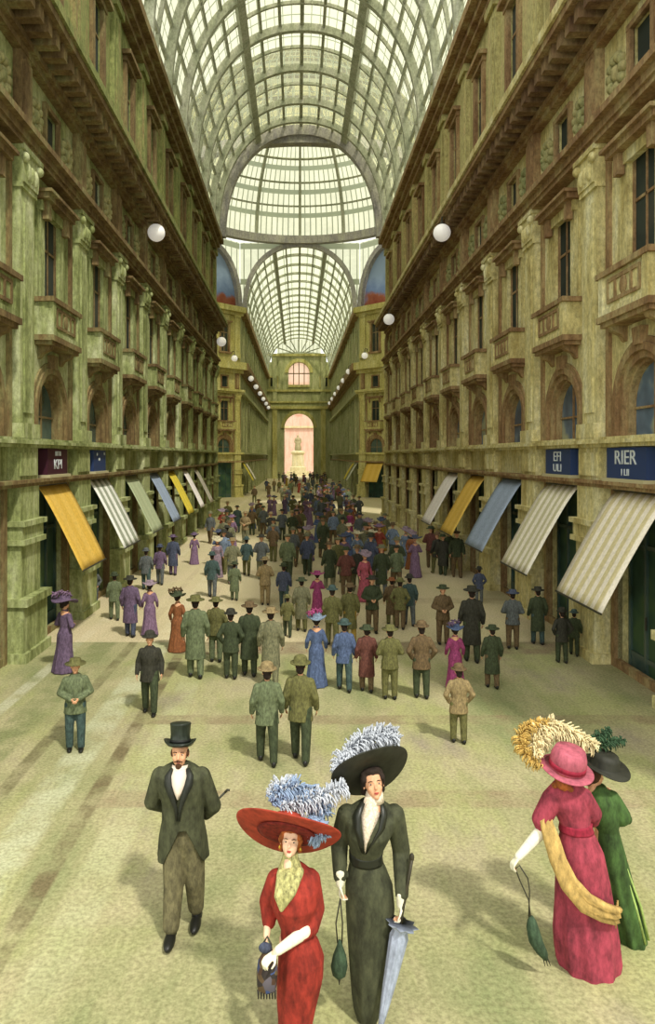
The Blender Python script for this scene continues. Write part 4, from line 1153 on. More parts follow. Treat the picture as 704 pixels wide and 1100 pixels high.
# --- the gentleman in the top hat
def gentleman():
    F = Fig(6.85, 197, 'person in top hat and dark frock coat walking towards us'); p = F.p; k = F.k
    COAT, LAPEL = cloth('frock_coat', (66, 68, 48), .3, .85, 14), cloth('black_silk_lapel', (40, 42, 36), .2, .5)
    TROU, SPAT = cloth('striped_trousers', (98, 92, 66), .3, .85, 20), None
    s = .245; M = headM(.2)
    mb = MB(); chin = p(193.5, 822, -.03); L = head_solids(mb, chin, s, M)
    mb.limb([p(196, 905), p(195, 860), p(194.5, 835)], [.09, .1, .09])
    for a, b, c in (((172, 832), (163, 864), (182, 882)), ((217, 832), (228, 868), (214, 886))):
        sg = -1 if a[0] < 194 else 1
        dyw = .24
        mb.limb([p(194, 830), p(*a), p(*b, .03), p(*c, dyw)], [.07, .06, .05, .032])
        W, E = p(*c, dyw), p(*b, .03); hand_solids(mb, W, W-E+Vector((0, 0, -.05)), (0, 1, -.3), .19, .6, -sg)
    mb.limb([p(188, 905), p(189, 945, -.05), p(187, 985, -.12)], [.09, .06, .045]); mb.limb([p(206, 905), p(208, 945, .02), p(209, 978, .1)], [.09, .06, .045])
    F.add('body', fuse(mb, .008, 3), SKIN); face_parts(F, L, s, M, flat('lip_brown', (140, 80, 66)))
    # beard and moustache, hair at the sides
    mb = MB(); 
    for q in (-1, 1):
        mb.capsule(L(0, .4, .275), L(q*.17, .33, .24), .04*s, .025*s, 8); mb.ell(L(q*.29, -.02, .52), (.08*s, .17*s, .16*s), M)
    mb.ell(L(0, .25, .07), (.13*s, .12*s, .13*s), M); mb.ell(L(0, -.2, .5), (.32*s, .3*s, .34*s), M); F.add('hair', fuse(mb, .007, 2), HAIRB)
    # coat: body, tails cut away, sleeves
    mb = MB()
    n = 40
    rows = [(922, 168, 224, .19, .03, .04), (900, 170, 222, .18, .01, .03), (880, 174, 219, .16, 0, .01), (862, 174, 219, .15, 0, 0), (845, 169, 222, .165, 0, 0), (832, 166, 223, .14, 0, 0), (824, 176, 212, .1, .02, 0), (820, 184, 204, .075, .02, 0)]
    mb.loft([F.ring(y, a, b, ry, dy, n, fd, 7, .4) for y, a, b, ry, dy, fd in rows])
    mb.limb([p(172, 833), p(162, 864, .05), p(179, 880, .22)], [.085, .075, .06]); mb.limb([p(217, 833), p(229, 868, .05), p(219, 884, .18)], [.085, .075, .06])
    mb.limb([p(172, 833), p(217, 833)], [.075, .075])
    me = fuse(mb, .009, 3)
    bm = bmesh.new(); bm.from_mesh(me)     # cut the front of the skirts away in an inverted V
    topz, hz = p(195, 884).z, p(195, 924).z
    cxw = p(199, 890).x
    dead = [f for f in bm.faces if f.calc_center_median().y < F.d-.02 and f.calc_center_median().z < topz and abs(f.calc_center_median().x-cxw) < .035+.17*(topz-f.calc_center_median().z)/(topz-hz)]
    bmesh.ops.delete(bm, geom=dead, context='FACES'); bm.to_mesh(me); bm.free()
    coat = F.add('frock_coat', me, COAT)
    so = coat.modifiers.new('thick', 'SOLIDIFY'); so.thickness = .012
    def front(y, x, off=0):   # a point on the coat's front
        for (y0, a0, b0, r0, d0, _), (y1, a1, b1, r1, d1, _) in zip(rows[:-1], rows[1:]):
            if y1 <= y <= y0:
                t = (y-y0)/(y1-y0); a, b, r, dy = a0+(a1-a0)*t, b0+(b1-b0)*t, r0+(r1-r0)*t, d0+(d1-d0)*t
                u = max(-1, min(1, (x-(a+b)/2)/((b-a)/2))); return p(x, y, dy-r*math.sqrt(max(.02, 1-u*u))-off)
        return p(x, y, -.15-off)
    mb = MB()     # shirt front
    ys = (824, 830, 838, 846)
    R = []
    for y, w in zip((822, 828, 835, 842, 849), (6, 8, 6.5, 4, 1)):
        R.append([front(y, 194.5-w, .022), front(y, 194.5, .032), front(y, 194.5+w, .022), front(y, 194.5+w, -.02), front(y, 194.5-w, -.02)])
    mb.loft(R); F.add('shirt_front', mb, flat('white_linen', (222, 206, 190), .8))
    for q in (-1, 1):
        mb = MB(); R = []
        for y, xi, xo in ((822, 7, 10), (828, 8.5, 15), (836, 7, 15), (846, 3.5, 10), (860, .6, 4), (872, .2, 2.4)):
            R.append([front(y, 194.5+q*xi, .03), front(y, 194.5+q*xo, .03), front(y, 194.5+q*xo, .01), front(y, 194.5+q*xi, .01)])
        mb.loft(R); F.add('lapel', mb, LAPEL)
    mb = MB(); c = p(194, 822.5, -.04)
    mb.loft([ering(c.x, c.y+.02, c.z-.035, .082, .085), ering(c.x, c.y+.015, c.z+.02, .076, .08)]); F.add('collar', mb, bpy.data.materials['white_linen'])
    mb = MB()
    mb.limb([p(187, 900), p(188, 945, -.06), p(186.5, 985, -.13)], [.12, .1, .08]); mb.limb([p(207, 900), p(209, 945, .02), p(209, 980, .1)], [.12, .1, .08]); mb.limb([p(190, 896), p(205, 896)], [.12, .12]); mb.limb([p(192, 882), p(203, 882)], [.11, .11]); mb.limb([p(197, 900), p(197, 912)], [.125, .1])
    F.add('trousers', fuse(mb, .009, 3), TROU)
    for x, y, dy in ((186.5, 996, -.13), (209.5, 988, .12)):
        mb = MB(); b = p(x, y, dy); b.z = max(.05, .05); mb.ell((b.x, b.y-.08, b.z), (.055, .15, .05)); mb.ell((b.x, b.y+.02, b.z+.03), (.055, .08, .08)); F.add('shoe', mb, BLACKSHOE)
    T = p(193.5, 800.5, .0)
    mb = MB(); MT = Matrix.Rotation(-.2, 3, 'X')
    mb.lathe([(.085, -.01), (.118, 0), (.15, .012), (.158, .03), (.15, .03), (.115, .018), (.098, .03), (.093, .1), (.1, .19), (.104, .2), (.096, .207), (.01, .206)], T, MT, 32, lambda a, r, h: (r, h+(.03*abs(math.cos(a))**3 if .13 < r else 0)))
    hat = F.add('top_hat', mb, cloth('black_silk_hat', (38, 44, 36), .25, .3))
    mb = MB(); mb.lathe([(.0995, .03), (.0995, .06), (.09, .06), (.09, .03)], T, MT, 32); F.add('hat_band', mb, flat('hat_ribbon', (20, 22, 20), .6), hat)
    # cane held behind the back
    b = p(212, 890, .24); c = prop('walking_cane', None, None, (b.x, b.y, b.z), 'thin dark walking cane sticking out behind the top hat gentleman', 'cane')
    mb = MB(); mb.tube([p(206, 898, .2), p(222, 880, .22), p(239, 864, .24)], [.008, .009, .011]); part(c, 'shaft', mb, DARKIRON)
    mb = MB(); mb.tube([p(239, 864, .24), p(242, 861, .24), p(244.5, 861.5, .24)], [.012, .013, .012]); part(c, 'handle', mb, DARKIRON)
gentleman()

def brim(F, c, R, Mh, mat, crown=(.12, .14), droop=.0, wave=.06, wang=0, lining=None, name='hat'):
    mb = MB()
    cr, chh = crown
    prof = [(cr*.8, -.004), (R*.6, -.012), (R*.97, 0), (R, .008), (R*.97, .014), (R*.6, .006), (cr*1.05, .016), (cr, chh*.6), (cr*.85, chh*.95), (cr*.4, chh), (.01, chh)]
    mb.lathe(prof, c, Mh, 48, lambda a, r, h: (r, h+wave*(max(0, r-cr)/R)**1.5*math.cos(2*(a-wang))-droop*(max(0, r-cr)/R)**2))
    hat = F.add(name, mb, mat)
    return hat

# --- the lady in red
def lady_red():
    F = Fig(5.55, 315, 'person in red dress and huge red hat with pale blue feathers'); p = F.p
    RED = cloth('red_cloth', (134, 44, 34), .3, .8, 12)
    s = .225; M = headM(.36, -.1, .06)
    mb = MB(); chin = p(311, 916, -.06); L = head_solids(mb, chin, s, M)
    mb.limb([p(316, 1010), p(317, 970), p(314, 945)], [.1, .1, .11])
    mb.limb([p(314, 940), p(299, 944), p(289, 974, .05), p(287, 1000, -.06)], [.05, .05, .04, .025])
    E, W = p(334, 990, -.06), p(297, 1000, -.24)
    mb.limb([p(314, 940), p(334, 943), E, W], [.05, .05, .04, .026])
    W2 = p(287, 1000, -.06); hand_solids(mb, W2, Vector((-.1, -.1, -1)), (1, 0, 0), .15, .9, 1)
    hand_solids(mb, W, W-E+Vector((0, 0, -.06)), (0, .2, -1), .16, .8, 1)
    mb.limb([p(312, 1010), p(311, 1060), p(310, 1110)], [.09, .06, .04]); mb.limb([p(322, 1010), p(321, 1060), p(320, 1110)], [.09, .06, .04])
    F.add('body', fuse(mb, .0075, 3), SKINP); face_parts(F, L, s, M)
    mb = MB()
    for q in (-1, 1):
        for t in range(5): mb.ell(L(q*(.3+.03*math.sin(t*2)), .12-.1*t, .62-.1*t), (.11*s, .13*s, .12*s), M, 10, 7)
    for t in range(7): mb.ell(L(-.27+.09*t, .24-.35*abs(t-3)/9, .82), (.1*s, .1*s, .09*s), M, 10, 7)
    mb.ell(L(0, -.2, .62), (.4*s, .36*s, .36*s), M); mb.ell(L(0, .06, .9), (.33*s, .3*s, .14*s), M); F.add('hair', fuse(mb, .008, 1), HAIRA)
    for q in (-1, 1):
        mb = MB(); mb.ell(L(q*.36, .02, .28), (.035*s, .035*s, .06*s), M, 8, 6); F.add('earring', mb, flat('gold_drop', (206, 176, 60), .3, .5, .6) if q < 0 else bpy.data.materials['gold_drop'])
    mb = MB()
    rows = [(1116, 299, 333, .14, .0), (1098, 299, 336, .145, 0), (1075, 297.5, 341, .16, 0), (1050, 298, 347, .175, 0), (1028, 299.5, 348, .17, 0), (1012, 301, 343, .15, 0), (998, 302, 334, .115, 0), (985, 298, 337, .125, -.02), (968, 292, 341, .155, -.035), (952, 290, 343, .15, -.02), (941, 292, 341, .115, 0), (933, 301, 331, .085, .01), (928, 306, 324, .065, .01)]
    mb.loft([F.ring(y, a, b, ry, dy, 40, .035 if y > 1020 else 0, 11, .3) for y, a, b, ry, dy in rows])
    mb.limb([p(298, 945), p(289, 972, .05), p(289, 990, 0)], [.085, .08, .055]); mb.limb([p(333, 945), p(338, 975, 0), p(334, 990, -.06), p(324, 993, -.12)], [.085, .082, .066, .05])
    F.add('dress', fuse(mb, .008, 2), RED)
    mb = MB()
    mb.limb([p(327, 991, -.11), p(300, 999, -.23)], [.05, .034], 14); mb.ell(p(327, 990, -.11), (.055, .05, .055))
    hand_solids(mb, W, W-E+Vector((0, 0, -.06)), (0, .2, -1), .172, .8, 1)
    F.add('glove', fuse(mb, .006, 2), GLOVE)
    # scarf-like collar
    SC1 = cloth('yellow_green_scarf', (160, 156, 104), .35, .85, 40)
    mb = MB()
    mb.loft([ering(p(312, 0).x, F.d-.02, p(0, y).z, rx, ry, 28) for y, rx, ry in ((933, .1, .09), (927, .082, .08), (919, .062, .066), (914, .06, .064))])
    mb.limb([p(302, 930, -.09), p(300, 948, -.17), p(303, 962, -.175)], [.03, .034, .016]); mb.limb([p(322, 929, -.09), p(313, 944, -.17), p(303, 962, -.175)], [.035, .04, .016]); mb.limb([p(310, 930, -.11), p(305, 948, -.165)], [.04, .035])
    F.add('scarf', fuse(mb, .007, 1), SC1)
    # hat
    REDHAT = cloth('red_felt', (156, 58, 42), .2, .75, 10)
    Mh = Matrix.Rotation(.235, 3, 'Y') @ Matrix.Rotation(-.8, 3, 'X')
    c = p(309, 893, .0)
    hat = brim(F, c, .42, Mh, REDHAT, (.13, .12), wave=.055, wang=0)
    mb = MB(); mb.lathe([(.12, -.018), (.19, -.03), (.24, -.022), (.19, -.02)], c, Mh, 36); F.add('hat_lining', mb, cloth('dark_red_lining', (110, 34, 28), .3), hat)
    BLUF, WHF = cloth('pale_blue_plume', (140, 158, 184), .18, .9, 20), cloth('white_plume', (188, 192, 200), .14, .9, 20)
    for i, (pts, ln, m, sd) in enumerate((
        ([(292, 872, .1), (302, 858, .14), (320, 856, .16), (340, 866, .14), (350, 880, .08)], .13, BLUF, 2),
        ([(300, 872, .06), (322, 868, .08), (345, 862, .1), (372, 852, .14)], .115, WHF, 4),
        ([(330, 880, .02), (340, 888, .0), (346, 896, -.04)], .1, BLUF, 6),
        ([(288, 866, .14), (300, 856, .2), (318, 853, .22)], .1, WHF, 8))):
        mb = MB(); plume(mb, [p(*q) for q in pts], ln*1.08, 420, .0045, sd); F.add('plume', mb, m, hat)
    # handbag of patched stuff hanging from the hand
    b = p(287, 1015, -.16); h = prop('handbag', None, None, b, 'brown and blue patterned handbag held by the lady in red', 'handbag')
    m_, nt, out = _new('patched_brocade'); vo = nt.nodes.new('ShaderNodeTexVoronoi'); vo.inputs['Scale'].default_value = 15; nt.links.new(pos(nt, (1, 1, 1), True), vo.inputs['Vector'])
    sp = nt.nodes.new('ShaderNodeSeparateXYZ'); nt.links.new(vo.outputs['Color'], sp.inputs[0]); bsdf(nt, out, ramp(nt, sp.outputs[0], [(.2, (76, 56, 44)), (.45, (104, 88, 60)), (.6, (66, 88, 140)), (.85, (52, 46, 44))]), .8)
    mb = MB(); B = lambda y, x0, x1, ry: ering(p((x0+x1)/2, y).x, F.d-.16, p(0, y).z, (x1-x0)/2/F.k, ry, 28, .04, 7)
    mb.loft([B(1046, 281, 296, .05), B(1043, 277.5, 298, .075), B(1030, 277, 299, .085), B(1016, 279, 298, .07), B(1009, 283, 294, .04), B(1007, 284, 293, .03)]); part(h, 'bag', mb, m_)
    mb = MB(); mb.tube([p(284, 1010, -.16), p(284, 1000, -.14), p(288, 994, -.13), p(292, 1000, -.15), p(293, 1010, -.16)], .009, 6); part(h, 'strap', mb, DARKIRON)
    for i in range(7):
        mb = MB(); x = 279+i*2.9; mb.tube([p(x, 1043, -.2), p(x+.3, 1052, -.2)], [.01, .005], 6); part(h, 'fringe', mb, flat('black_bead', (40, 36, 32), .4) if i == 0 else bpy.data.materials['black_bead'])
    mb = MB(); mb.ell(p(286, 1002, -.17), (.05, .03, .04)); part(h, 'bow', mb, PAL['navy'])
lady_red()

# --- the lady in black
def lady_black():
    F = Fig(5.8, 398, 'person in long black dress and black hat with white plume'); p = F.p
    BL = cloth('black_green_cloth', (62, 64, 46), .4, .8, 9)
    s = .24; M = headM(.36, .12, -.1)
    mb = MB(); chin = p(403, 855, -.06); L = head_solids(mb, chin, s, M)
    mb.limb([p(394, 945), p(394, 905), p(398, 880)], [.1, .1, .12])
    E1, W1 = p(365, 910, .05), p(365, 944, -.06); E2, W2 = p(432, 918, .05), p(429, 962, -.12)
    mb.limb([p(398, 872), p(373, 874), E1, W1], [.06, .06, .045, .028]); mb.limb([p(398, 872), p(424, 874), E2, W2], [.06, .06, .045, .028])
    hand_solids(mb, W1, (-.02, -.1, -1), (1, 0, 0), .17, .9, 1); hand_solids(mb, W2, (-.05, -.15, -1), (-1, 0, 0), .17, .9, -1)
    mb.limb([p(390, 945), p(392, 1030), p(392, 1088)], [.09, .06, .04]); mb.limb([p(402, 945), p(400, 1030), p(398, 1088)], [.09, .06, .04])
    F.add('body', fuse(mb, .0075, 3), SKIN); face_parts(F, L, s, M)
    mb = MB()
    for q in (-1, 1):
        for t in range(5): mb.ell(L(q*.31, .1-.1*t, .66-.1*t), (.12*s, .14*s, .13*s), M, 10, 7)
    for t in range(7): mb.ell(L(-.28+.093*t, .22-.35*abs(t-3)/9, .83), (.11*s, .11*s, .1*s), M, 10, 7)
    mb.ell(L(0, -.2, .62), (.42*s, .38*s, .38*s), M); mb.ell(L(0, .06, .9), (.34*s, .3*s, .15*s), M); F.add('hair', fuse(mb, .008, 1), HAIRD)
    mb = MB()
    rows = [(1095, 384, 405, .13, .02, .05), (1078, 379, 411, .15, .01, .05), (1045, 376, 417, .165, 0, .03), (1010, 373.5, 421, .175, 0, .02), (975, 371.5, 424, .18, 0, .01), (950, 371, 422, .17, 0, 0), (932, 374.5, 415, .14, 0, 0), (920, 377, 409, .115, 0, 0), (908, 375, 413, .13, -.02, 0), (892, 371, 421, .16, -.03, 0), (878, 368, 427, .14, -.01, 0), (869, 373, 424, .1, .01, 0), (861, 388, 412, .08, .02, 0)]
    mb.loft([F.ring(y, a, b, ry, dy, 44, fd, 9, 1.1) for y, a, b, ry, dy, fd in rows])
    mb.limb([p(373, 875), p(365, 908, .05), p(365, 938, -.04)], [.085, .075, .055]); mb.limb([p(424, 875), p(432, 916, .05), p(430, 952, -.1)], [.085, .075, .055])
    F.add('dress', fuse(mb, .008, 2), BL)
    mb = MB(); mb.loft([F.ring(y, a, b, .128, 0, 40) for y, a, b in ((925, 375.5, 412), (922, 375, 411.5), (917, 375, 411), (914, 375, 412))]); F.add('belt', mb, flat('black_satin', (36, 38, 30), .35))
    mb = MB(); R = []
    for y, cx, w, dy in ((852, 400, 8, -.09), (860, 399, 9.5, -.1), (868, 397, 10, -.13), (878, 394.5, 7, -.172), (888, 392, 4, -.197), (900, 390, .8, -.195)):
        R.append([p(cx-w, y, dy+.03), p(cx, y, dy-.03), p(cx+w, y, dy+.03), p(cx+w, y, dy+.06), p(cx-w, y, dy+.06)])
    mb.loft(R); F.add('lace_front', mb, LACE)
    mb = MB(); c = p(402, 852, -.045); mb.loft([ering(c.x, c.y+.02, c.z-.05, .08, .08), ering(c.x, c.y+.01, c.z+.03, .066, .068)]); F.add('lace_collar', mb, LACE)
    for sg in (-1, 1):
        mb = MB(); R = []
        for y, x, w in ((858, 8, 4), (868, 11, 7), (880, 9.5, 7), (892, 4, 6), (905, .5, 4)):
            cx = 399-(y-858)*.19; dy = {858: -.08, 868: -.13, 880: -.178, 892: -.2, 905: -.17}[y]
            R.append([p(cx+sg*x, y, dy-.012), p(cx+sg*(x+w), y, dy+.03), p(cx+sg*(x+w), y, dy+.045), p(cx+sg*x, y, dy+.02)])
        mb.loft(R); F.add('lapel', mb, bpy.data.materials['black_satin'])
    for W, dd, nr, th in ((W1, (-.02, -.1, -1), (1, 0, 0), 1), (W2, (-.05, -.15, -1), (-1, 0, 0), -1)):
        mb = MB(); mb.capsule(W+Vector((0, .01, .08)), W, .042, .036); hand_solids(mb, W, dd, nr, .182, .9, th); F.add('glove', fuse(mb, .006, 2), GLOVE)
    BH = cloth('black_velvet', (44, 44, 36), .25, .6, 10)
    Mh = Matrix.Rotation(-.44, 3, 'Y') @ Matrix.Rotation(-.9, 3, 'X')
    c = p(399, 829, .02); hat = brim(F, c, .335, Mh, BH, (.13, .11), wave=.045, wang=.3)
    WHF, GRF = bpy.data.materials['white_plume'], cloth('grey_plume', (176, 180, 188), .2, .9, 20)
    for pts, ln, m, sd in (([(360, 834, .05), (370, 818, .12), (388, 806, .18), (412, 803, .22), (432, 806, .2)], .12, WHF, 11), ([(372, 822, .12), (392, 804, .24), (416, 799, .28), (430, 800, .26)], .1, GRF, 13), ([(362, 838, .02), (368, 826, .08), (380, 816, .1)], .1, WHF, 15)):
        mb = MB(); plume(mb, [p(*q) for q in pts], ln*1.08, 420, .0045, sd); F.add('plume', mb, m, hat)
    # bag on long cords
    b = p(364, 1022, -.08); h = prop('handbag', None, None, b, 'dark green drawstring bag hanging on long cords from a gloved hand', 'handbag')
    B = lambda y, x0, x1, ry: ering(p((x0+x1)/2, y).x, F.d-.08, p(0, y).z, (x1-x0)/2/F.k, ry, 24, .04, 8)
    mb = MB(); mb.loft([B(1043, 361, 366, .02), B(1039, 357, 371, .05), B(1030, 355, 373, .065), B(1020, 357, 371.5, .055), B(1010, 361, 368, .03), B(1003, 363, 366, .014)]); part(h, 'bag', mb, cloth('dark_green_velvet', (58, 76, 56), .3))
    for x in (362, 366.5):
        mb = MB(); mb.tube([p(x+.3, 1006, -.08), p(x-.5+(1.5 if x > 364 else -1), 985, -.08), p(365, 958, -.09)], .006, 6); part(h, 'cord', mb, DARKIRON)
    mb = MB(); mb.tube([p(364, 1043, -.08), p(364, 1050, -.08)], [.012, .003], 6); part(h, 'tassel', mb, DARKIRON)
    # closed parasol
    b = p(420, 1030, -.2); u = prop('parasol', None, None, b, 'closed pale blue parasol with ruffled top and dark handle held by the black dress', 'parasol')
    a, t = p(427, 984, -.17), p(402, 1088, -.27); ax = (t-a).normalized(); o1 = ax.orthogonal().normalized(); o2 = ax.cross(o1); Ln = (t-a).length
    mb = MB(); R = []
    for q, r, fd in ((-.06, .12, .18), (-.03, .085, .14), (0, .055, .08), (.06, .07, .08), (.2, .062, .1), (.5, .045, .12), (.8, .025, .1), (.97, .01, 0)):
        R.append([a+ax*Ln*q+(o1*math.cos(2*PI*j/32)+o2*math.sin(2*PI*j/32))*r*(1+fd*math.sin(8*2*PI*j/32)) for j in range(32)])
    mb.loft(R); part(u, 'canopy', mb, cloth('pale_blue_silk', (152, 160, 178), .18, .6, 14))
    mb = MB(); mb.tube([a-ax*.02, p(429, 968, -.16), p(436, 940, -.11), p(441, 916, -.08)], [.011, .013, .014, .016]); mb.ell(p(441, 915, -.08), (.02, .02, .035)); part(u, 'handle', mb, cloth('dark_wood', (54, 50, 36), .2, .5))
    mb = MB(); mb.tube([t-ax*.03, t+ax*.07], [.008, .005], 6); part(u, 'tip', mb, DARKIRON)
    mb = MB(); mb.lathe([(.05, -.012), (.056, 0), (.05, .012), (.044, 0)], a+ax*.0, Matrix((o1, o2, ax)).transposed(), 20); part(u, 'tie_ring', mb, bpy.data.materials['pale_blue_silk'])
lady_black()

# --- the lady in rose, seen from behind, and her companion in green
def lady_rose():
    F = Fig(6.38, 634, 'person in rose pink dress with golden shawl seen from behind'); p = F.p
    RO = cloth('rose_cloth', (142, 56, 70), .3, .8, 12); RO2 = cloth('rose_hat_cloth', (164, 84, 98), .2, .8, 14)
    s = .235; M = headM(.1, 2.5, .0)
    mb = MB(); chin = p(607, 845, -.02); L = head_solids(mb, chin, s, M)
    mb.limb([p(620, 935), p(617, 890), p(610, 860)], [.1, .1, .12])
    E1, W1 = p(583, 893, .0), p(553, 912, -.12); E2, W2 = p(640, 885, .05), p(630, 900, .22)
    mb.limb([p(610, 858), p(590, 856), E1, W1], [.06, .055, .042, .028]); mb.limb([p(610, 858), p(628, 856), E2, W2], [.06, .055, .042, .028])
    hand_solids(mb, W1, (-.75, -.2, -.75), (.4, 0, -1), .165, .9, -1); hand_solids(mb, W2, (-.3, .8, -.1), (-1, 0, 0), .16, .6, 1)
    mb.limb([p(626, 935), p(630, 990), p(630, 1030)], [.09, .06, .04]); mb.limb([p(634, 935), p(638, 990), p(640, 1030)], [.09, .06, .04])
    F.add('body', fuse(mb, .0075, 3), SKIN); face_parts(F, L, s, M)
    mb = MB(); mb.ell(L(0, -.16, .6), (.42*s, .36*s, .4*s), M); mb.ell(L(0, -.42, .34), (.22*s, .18*s, .2*s), M)
    for t in range(6): mb.ell(L(-.3+.12*t, -.38, .22+.05*math.sin(t*2)), (.12*s, .1*s, .12*s), M, 10, 7)
    F.add('hair', fuse(mb, .008, 1), HAIRA)
    mb = MB()
    rows = [(1042, 604, 665, .27, .05, .05), (1030, 600, 668, .265, .05, .05), (1005, 597, 665, .24, .03, .05), (975, 598, 660, .21, .02, .04), (945, 598, 655, .19, .01, .02), (915, 598, 648, .17, 0, 0), (898, 602, 640, .14, 0, 0), (887, 603, 634, .12, 0, 0), (876, 598, 634, .13, .01, 0), (862, 590, 634, .15, .02, 0), (850, 588, 632, .12, .01, 0), (843, 594, 626, .09, .01, 0), (836, 600, 618, .065, .0, 0)]
    mb.loft([F.ring(y, a, b, ry, dy, 44, fd, 10, .7) for y, a, b, ry, dy, fd in rows])
    mb.limb([p(594, 858), p(582, 880, 0), p(584, 893, 0)], [.095, .085, .06]); mb.limb([p(626, 857), p(638, 875, .03), p(641, 886, .08)], [.095, .085, .06])
    F.add('dress', fuse(mb, .008, 2), RO)
    mb = MB(); mb.loft([F.ring(y, a, b, .13, 0, 40) for y, a, b in ((892, 601, 638), (890, 601, 637), (885, 602, 635.5), (883, 602, 636))]); F.add('sash', mb, cloth('deep_rose_sash', (140, 36, 56), .2))
    mb = MB(); mb.limb([E1+Vector((-.02, -.01, .0)), W1], [.056, .036]); hand_solids(mb, W1, (-.75, -.2, -.75), (.4, 0, -1), .178, .9, -1); F.add('glove', fuse(mb, .006, 2), GLOVE)
    # golden shawl: a band draped from the elbow round the skirt
    GO = cloth('golden_shawl', (178, 148, 88), .25, .85, 16)
    mb = MB(); pts = [(588, 866, .02, 6), (584, 878, -.07, 13), (587, 892, -.14, 16), (592, 912, -.19, 17), (602, 934, -.22, 19), (618, 952, -.24, 20), (637, 962, -.235, 18), (650, 967, -.21, 16), (657, 969, -.17, 13)]
    R = []
    for i, (x, y, dy, w) in enumerate(pts):
        a, b = pts[max(i-1, 0)], pts[min(i+1, len(pts)-1)]; tx, ty = b[0]-a[0], b[1]-a[1]; l = math.hypot(tx, ty); nx, ny = -ty/l, tx/l
        R.append([p(x+nx*w*q*.5, y+ny*w*q*.5, dy-.02+.02*math.sin(q*7+i*.5)) for q in (-1, -.6, -.2, .2, .6, 1)]+[p(x+nx*w*q*.5, y+ny*w*q*.5, dy+.03) for q in (1, .2, -.6, -1)])
    mb.loft(R); sh = F.add('shawl', mb, GO)
    mb = MB(); 
    for i in range(9): mb.tube([p(652+i*1.4, 973-i*.8, -.17+.02*i), p(653+i*1.4, 984-i*.9, -.17+.02*i)], [.009, .004], 5)
    F.add('fringe', mb, GO, sh)
    # hat with a great cream plume
    Mh = Matrix.Rotation(.12, 3, 'Y') @ Matrix.Rotation(.18, 3, 'X')
    c = p(609, 826, 0); hat = brim(F, c, .235, Mh, RO2, (.155, .2), wave=.03, droop=.07)
    mb = MB(); mb.lathe([(.163, .03), (.16, .075), (.15, .075), (.15, .03)], c, Mh, 36); F.add('hat_band', mb, bpy.data.materials['deep_rose_sash'], hat)
    CR, GD = cloth('cream_plume', (216, 200, 156), .2, .9, 20), cloth('gold_plume', (186, 154, 84), .3, .9, 20)
    for pts, ln, m, sd in (([(584, 824, .02), (566, 812, .05), (562, 796, .1), (574, 786, .16), (596, 784, .2)], .09, GD, 21), ([(580, 806, .1), (584, 790, .18), (606, 788, .22), (628, 798, .2), (644, 808, .1)], .125, CR, 22),
                           ([(580, 818, .05), (578, 804, .1), (592, 794, .16), (616, 794, .2)], .1, CR, 23)):
        mb = MB(); plume(mb, [p(*q) for q in pts], ln*1.08, 420, .0045, sd); F.add('plume', mb, m, hat)
    b = p(570, 995, -.16); h = prop('handbag', None, None, b, 'dark green handbag on a long looped cord swinging beside the rose dress', 'handbag')
    B = lambda y, x0, x1, ry: ering(p((x0+x1)/2, y).x, F.d-.16, p(0, y).z, (x1-x0)/2/F.k, ry, 24, .05, 8)
    mb = MB(); mb.loft([B(1017, 577, 582, .02), B(1010, 570, 582, .04), B(998, 562, 577, .06), B(985, 560, 573, .06), B(977, 561, 570, .04), B(972, 563, 567, .016)]); part(h, 'bag', mb, bpy.data.materials['dark_green_velvet'])
    mb = MB(); mb.tube([p(564, 974, -.16), p(562, 955, -.16), p(553, 935, -.16), p(548, 922, -.16), p(552, 918, -.17), p(561, 932, -.16), p(563, 945, -.16), p(562, 972, -.16)], .006, 6); part(h, 'cord', mb, DARKIRON)
    for i in range(3):
        mb = MB(); mb.tube([p(577+i*2, 1014, -.16), p(579+i*3, 1024, -.16)], [.008, .003], 5); part(h, 'tassel', mb, DARKIRON)
lady_rose()

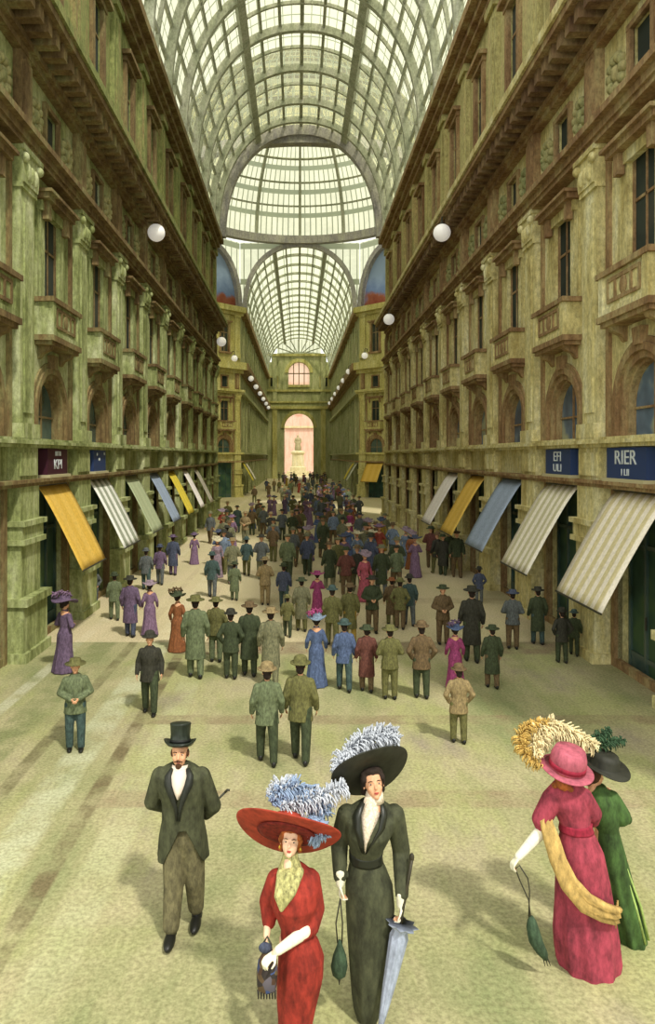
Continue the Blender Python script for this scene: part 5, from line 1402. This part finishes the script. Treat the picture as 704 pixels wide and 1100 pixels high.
def lady_green():
    F = Fig(6.75, 672, 'person in green dress and dark plumed hat behind the rose lady'); p = F.p
    GR = cloth('green_cloth', (60, 84, 42), .4, .8, 10); s = .23; M = headM(.05, 2.0)
    mb = MB(); chin = p(640, 846, .02); L = head_solids(mb, chin, s, M)
    mb.limb([p(654, 925), p(650, 885), p(644, 862)], [.1, .1, .11]); E, W = p(662, 886, .02), p(667, 872, .2)
    mb.limb([p(644, 858), p(655, 858), E, W], [.06, .055, .042, .028]); hand_solids(mb, W, (.2, .5, .6), (-1, 0, 0), .16, .6, 1)
    mb.limb([p(644, 858), p(633, 858), p(630, 885, .05), p(640, 900, .2)], [.06, .055, .042, .028]); hand_solids(mb, p(640, 900, .2), (.4, .6, -.2), (1, 0, 0), .16, .6, -1)
    mb.limb([p(660, 925), p(668, 965), p(674, 1000)], [.09, .06, .04]); mb.limb([p(664, 925), p(674, 965), p(680, 1000)], [.09, .06, .04])
    F.add('body', fuse(mb, .0075, 3), SKIN); face_parts(F, L, s, M)
    mb = MB(); mb.ell(L(0, -.16, .6), (.42*s, .36*s, .4*s), M); mb.ell(L(0, -.4, .34), (.22*s, .18*s, .2*s), M); F.add('hair', fuse(mb, .008, 1), HAIRB)
    mb = MB()
    rows = [(1010, 663, 694, .2, .03, .05), (990, 656, 691, .19, .02, .05), (960, 648, 683, .175, .01, .04), (930, 643, 675, .16, 0, .02), (905, 641, 668, .14, 0, 0), (890, 640, 664, .12, 0, 0), (875, 634, 664, .14, 0, 0), (860, 630, 662, .13, 0, 0), (850, 634, 655, .09, 0, 0), (843, 639, 650, .06, 0, 0)]
    mb.loft([F.ring(y, a, b, ry, dy, 44, fd, 9, .2) for y, a, b, ry, dy, fd in rows])
    mb.limb([p(657, 859), p(666, 876, 0), p(668, 880, .06)], [.09, .1, .085])
    F.add('dress', fuse(mb, .008, 2), GR)
    mb = MB(); mb.tube([p(664, 925, -.13), p(676, 965, -.14), p(685, 1002, -.16)], [.008, .012, .012], 6); mb.tube([p(668, 926, -.11), p(682, 965, -.12), p(690, 1000, -.13)], [.008, .012, .012], 6); F.add('skirt_trim', mb, cloth('light_green_braid', (150, 172, 96), .2))
    for i in range(5):
        mb = MB(); mb.ell(p(663+i*3, 868+i*3.2, .02), (.045, .05, .05)); F.add('sleeve_frill', mb, GR)
    BH = bpy.data.materials['black_velvet']
    Mh = Matrix.Rotation(.18, 3, 'Y') @ Matrix.Rotation(.1, 3, 'X')
    c = p(650, 824, .02); hat = brim(F, c, .24, Mh, BH, (.13, .13), wave=.07, wang=.6, droop=.02)
    DG = cloth('dark_green_plume', (52, 76, 52), .3, .9, 20)
    for pts, ln, sd in (([(630, 805, .05), (645, 795, .08), (660, 788, .1)], .06, 31), ([(636, 808, .05), (655, 800, .06), (674, 798, .08)], .06, 32)):
        mb = MB(); plume(mb, [p(*q) for q in pts], ln*1.2, 200, .005, sd); F.add('plume', mb, DG, hat)
lady_green()

# ------------------------------------------------------------------ light
w = bpy.data.worlds.new('daylight'); SC.world = w; w.use_nodes = True
bg = w.node_tree.nodes['Background']; bg.inputs[0].default_value = lin((246, 248, 238)); bg.inputs[1].default_value = 1.0
sun = bpy.data.lights.new('sun', 'SUN'); sun.energy = 2.3; sun.angle = .07; sun.color = (1, .96, .86)
so = bpy.data.objects.new('sun', sun); C.objects.link(so)
dv = Vector((-.37, .62, -1.0)); so.rotation_euler = dv.to_track_quat('-Z', 'Y').to_euler(); so.location = (8, -6, 40)
# added soft fill sun from left behind the viewer, to brighten the right wall
fill_light = bpy.data.lights.new('fill_sun', 'SUN'); fill_light.energy = .85; fill_light.angle = 1.3; fill_light.color = (1, .98, .92)
fill_obj = bpy.data.objects.new('fill_sun', fill_light); C.objects.link(fill_obj); fill_obj.location = (-8, -10, 40)
fill_obj.rotation_euler = Vector((.5, .62, -.6)).to_track_quat('-Z', 'Y').to_euler()
SC.view_settings.view_transform = 'Standard'; SC.view_settings.look = 'None'; SC.view_settings.gamma = 1; SC.view_settings.use_curve_mapping = False
SC.view_settings.exposure = 0.48
SC.cycles.use_denoising = True
SC.cycles.max_bounces = 8; SC.cycles.transparent_max_bounces = 16
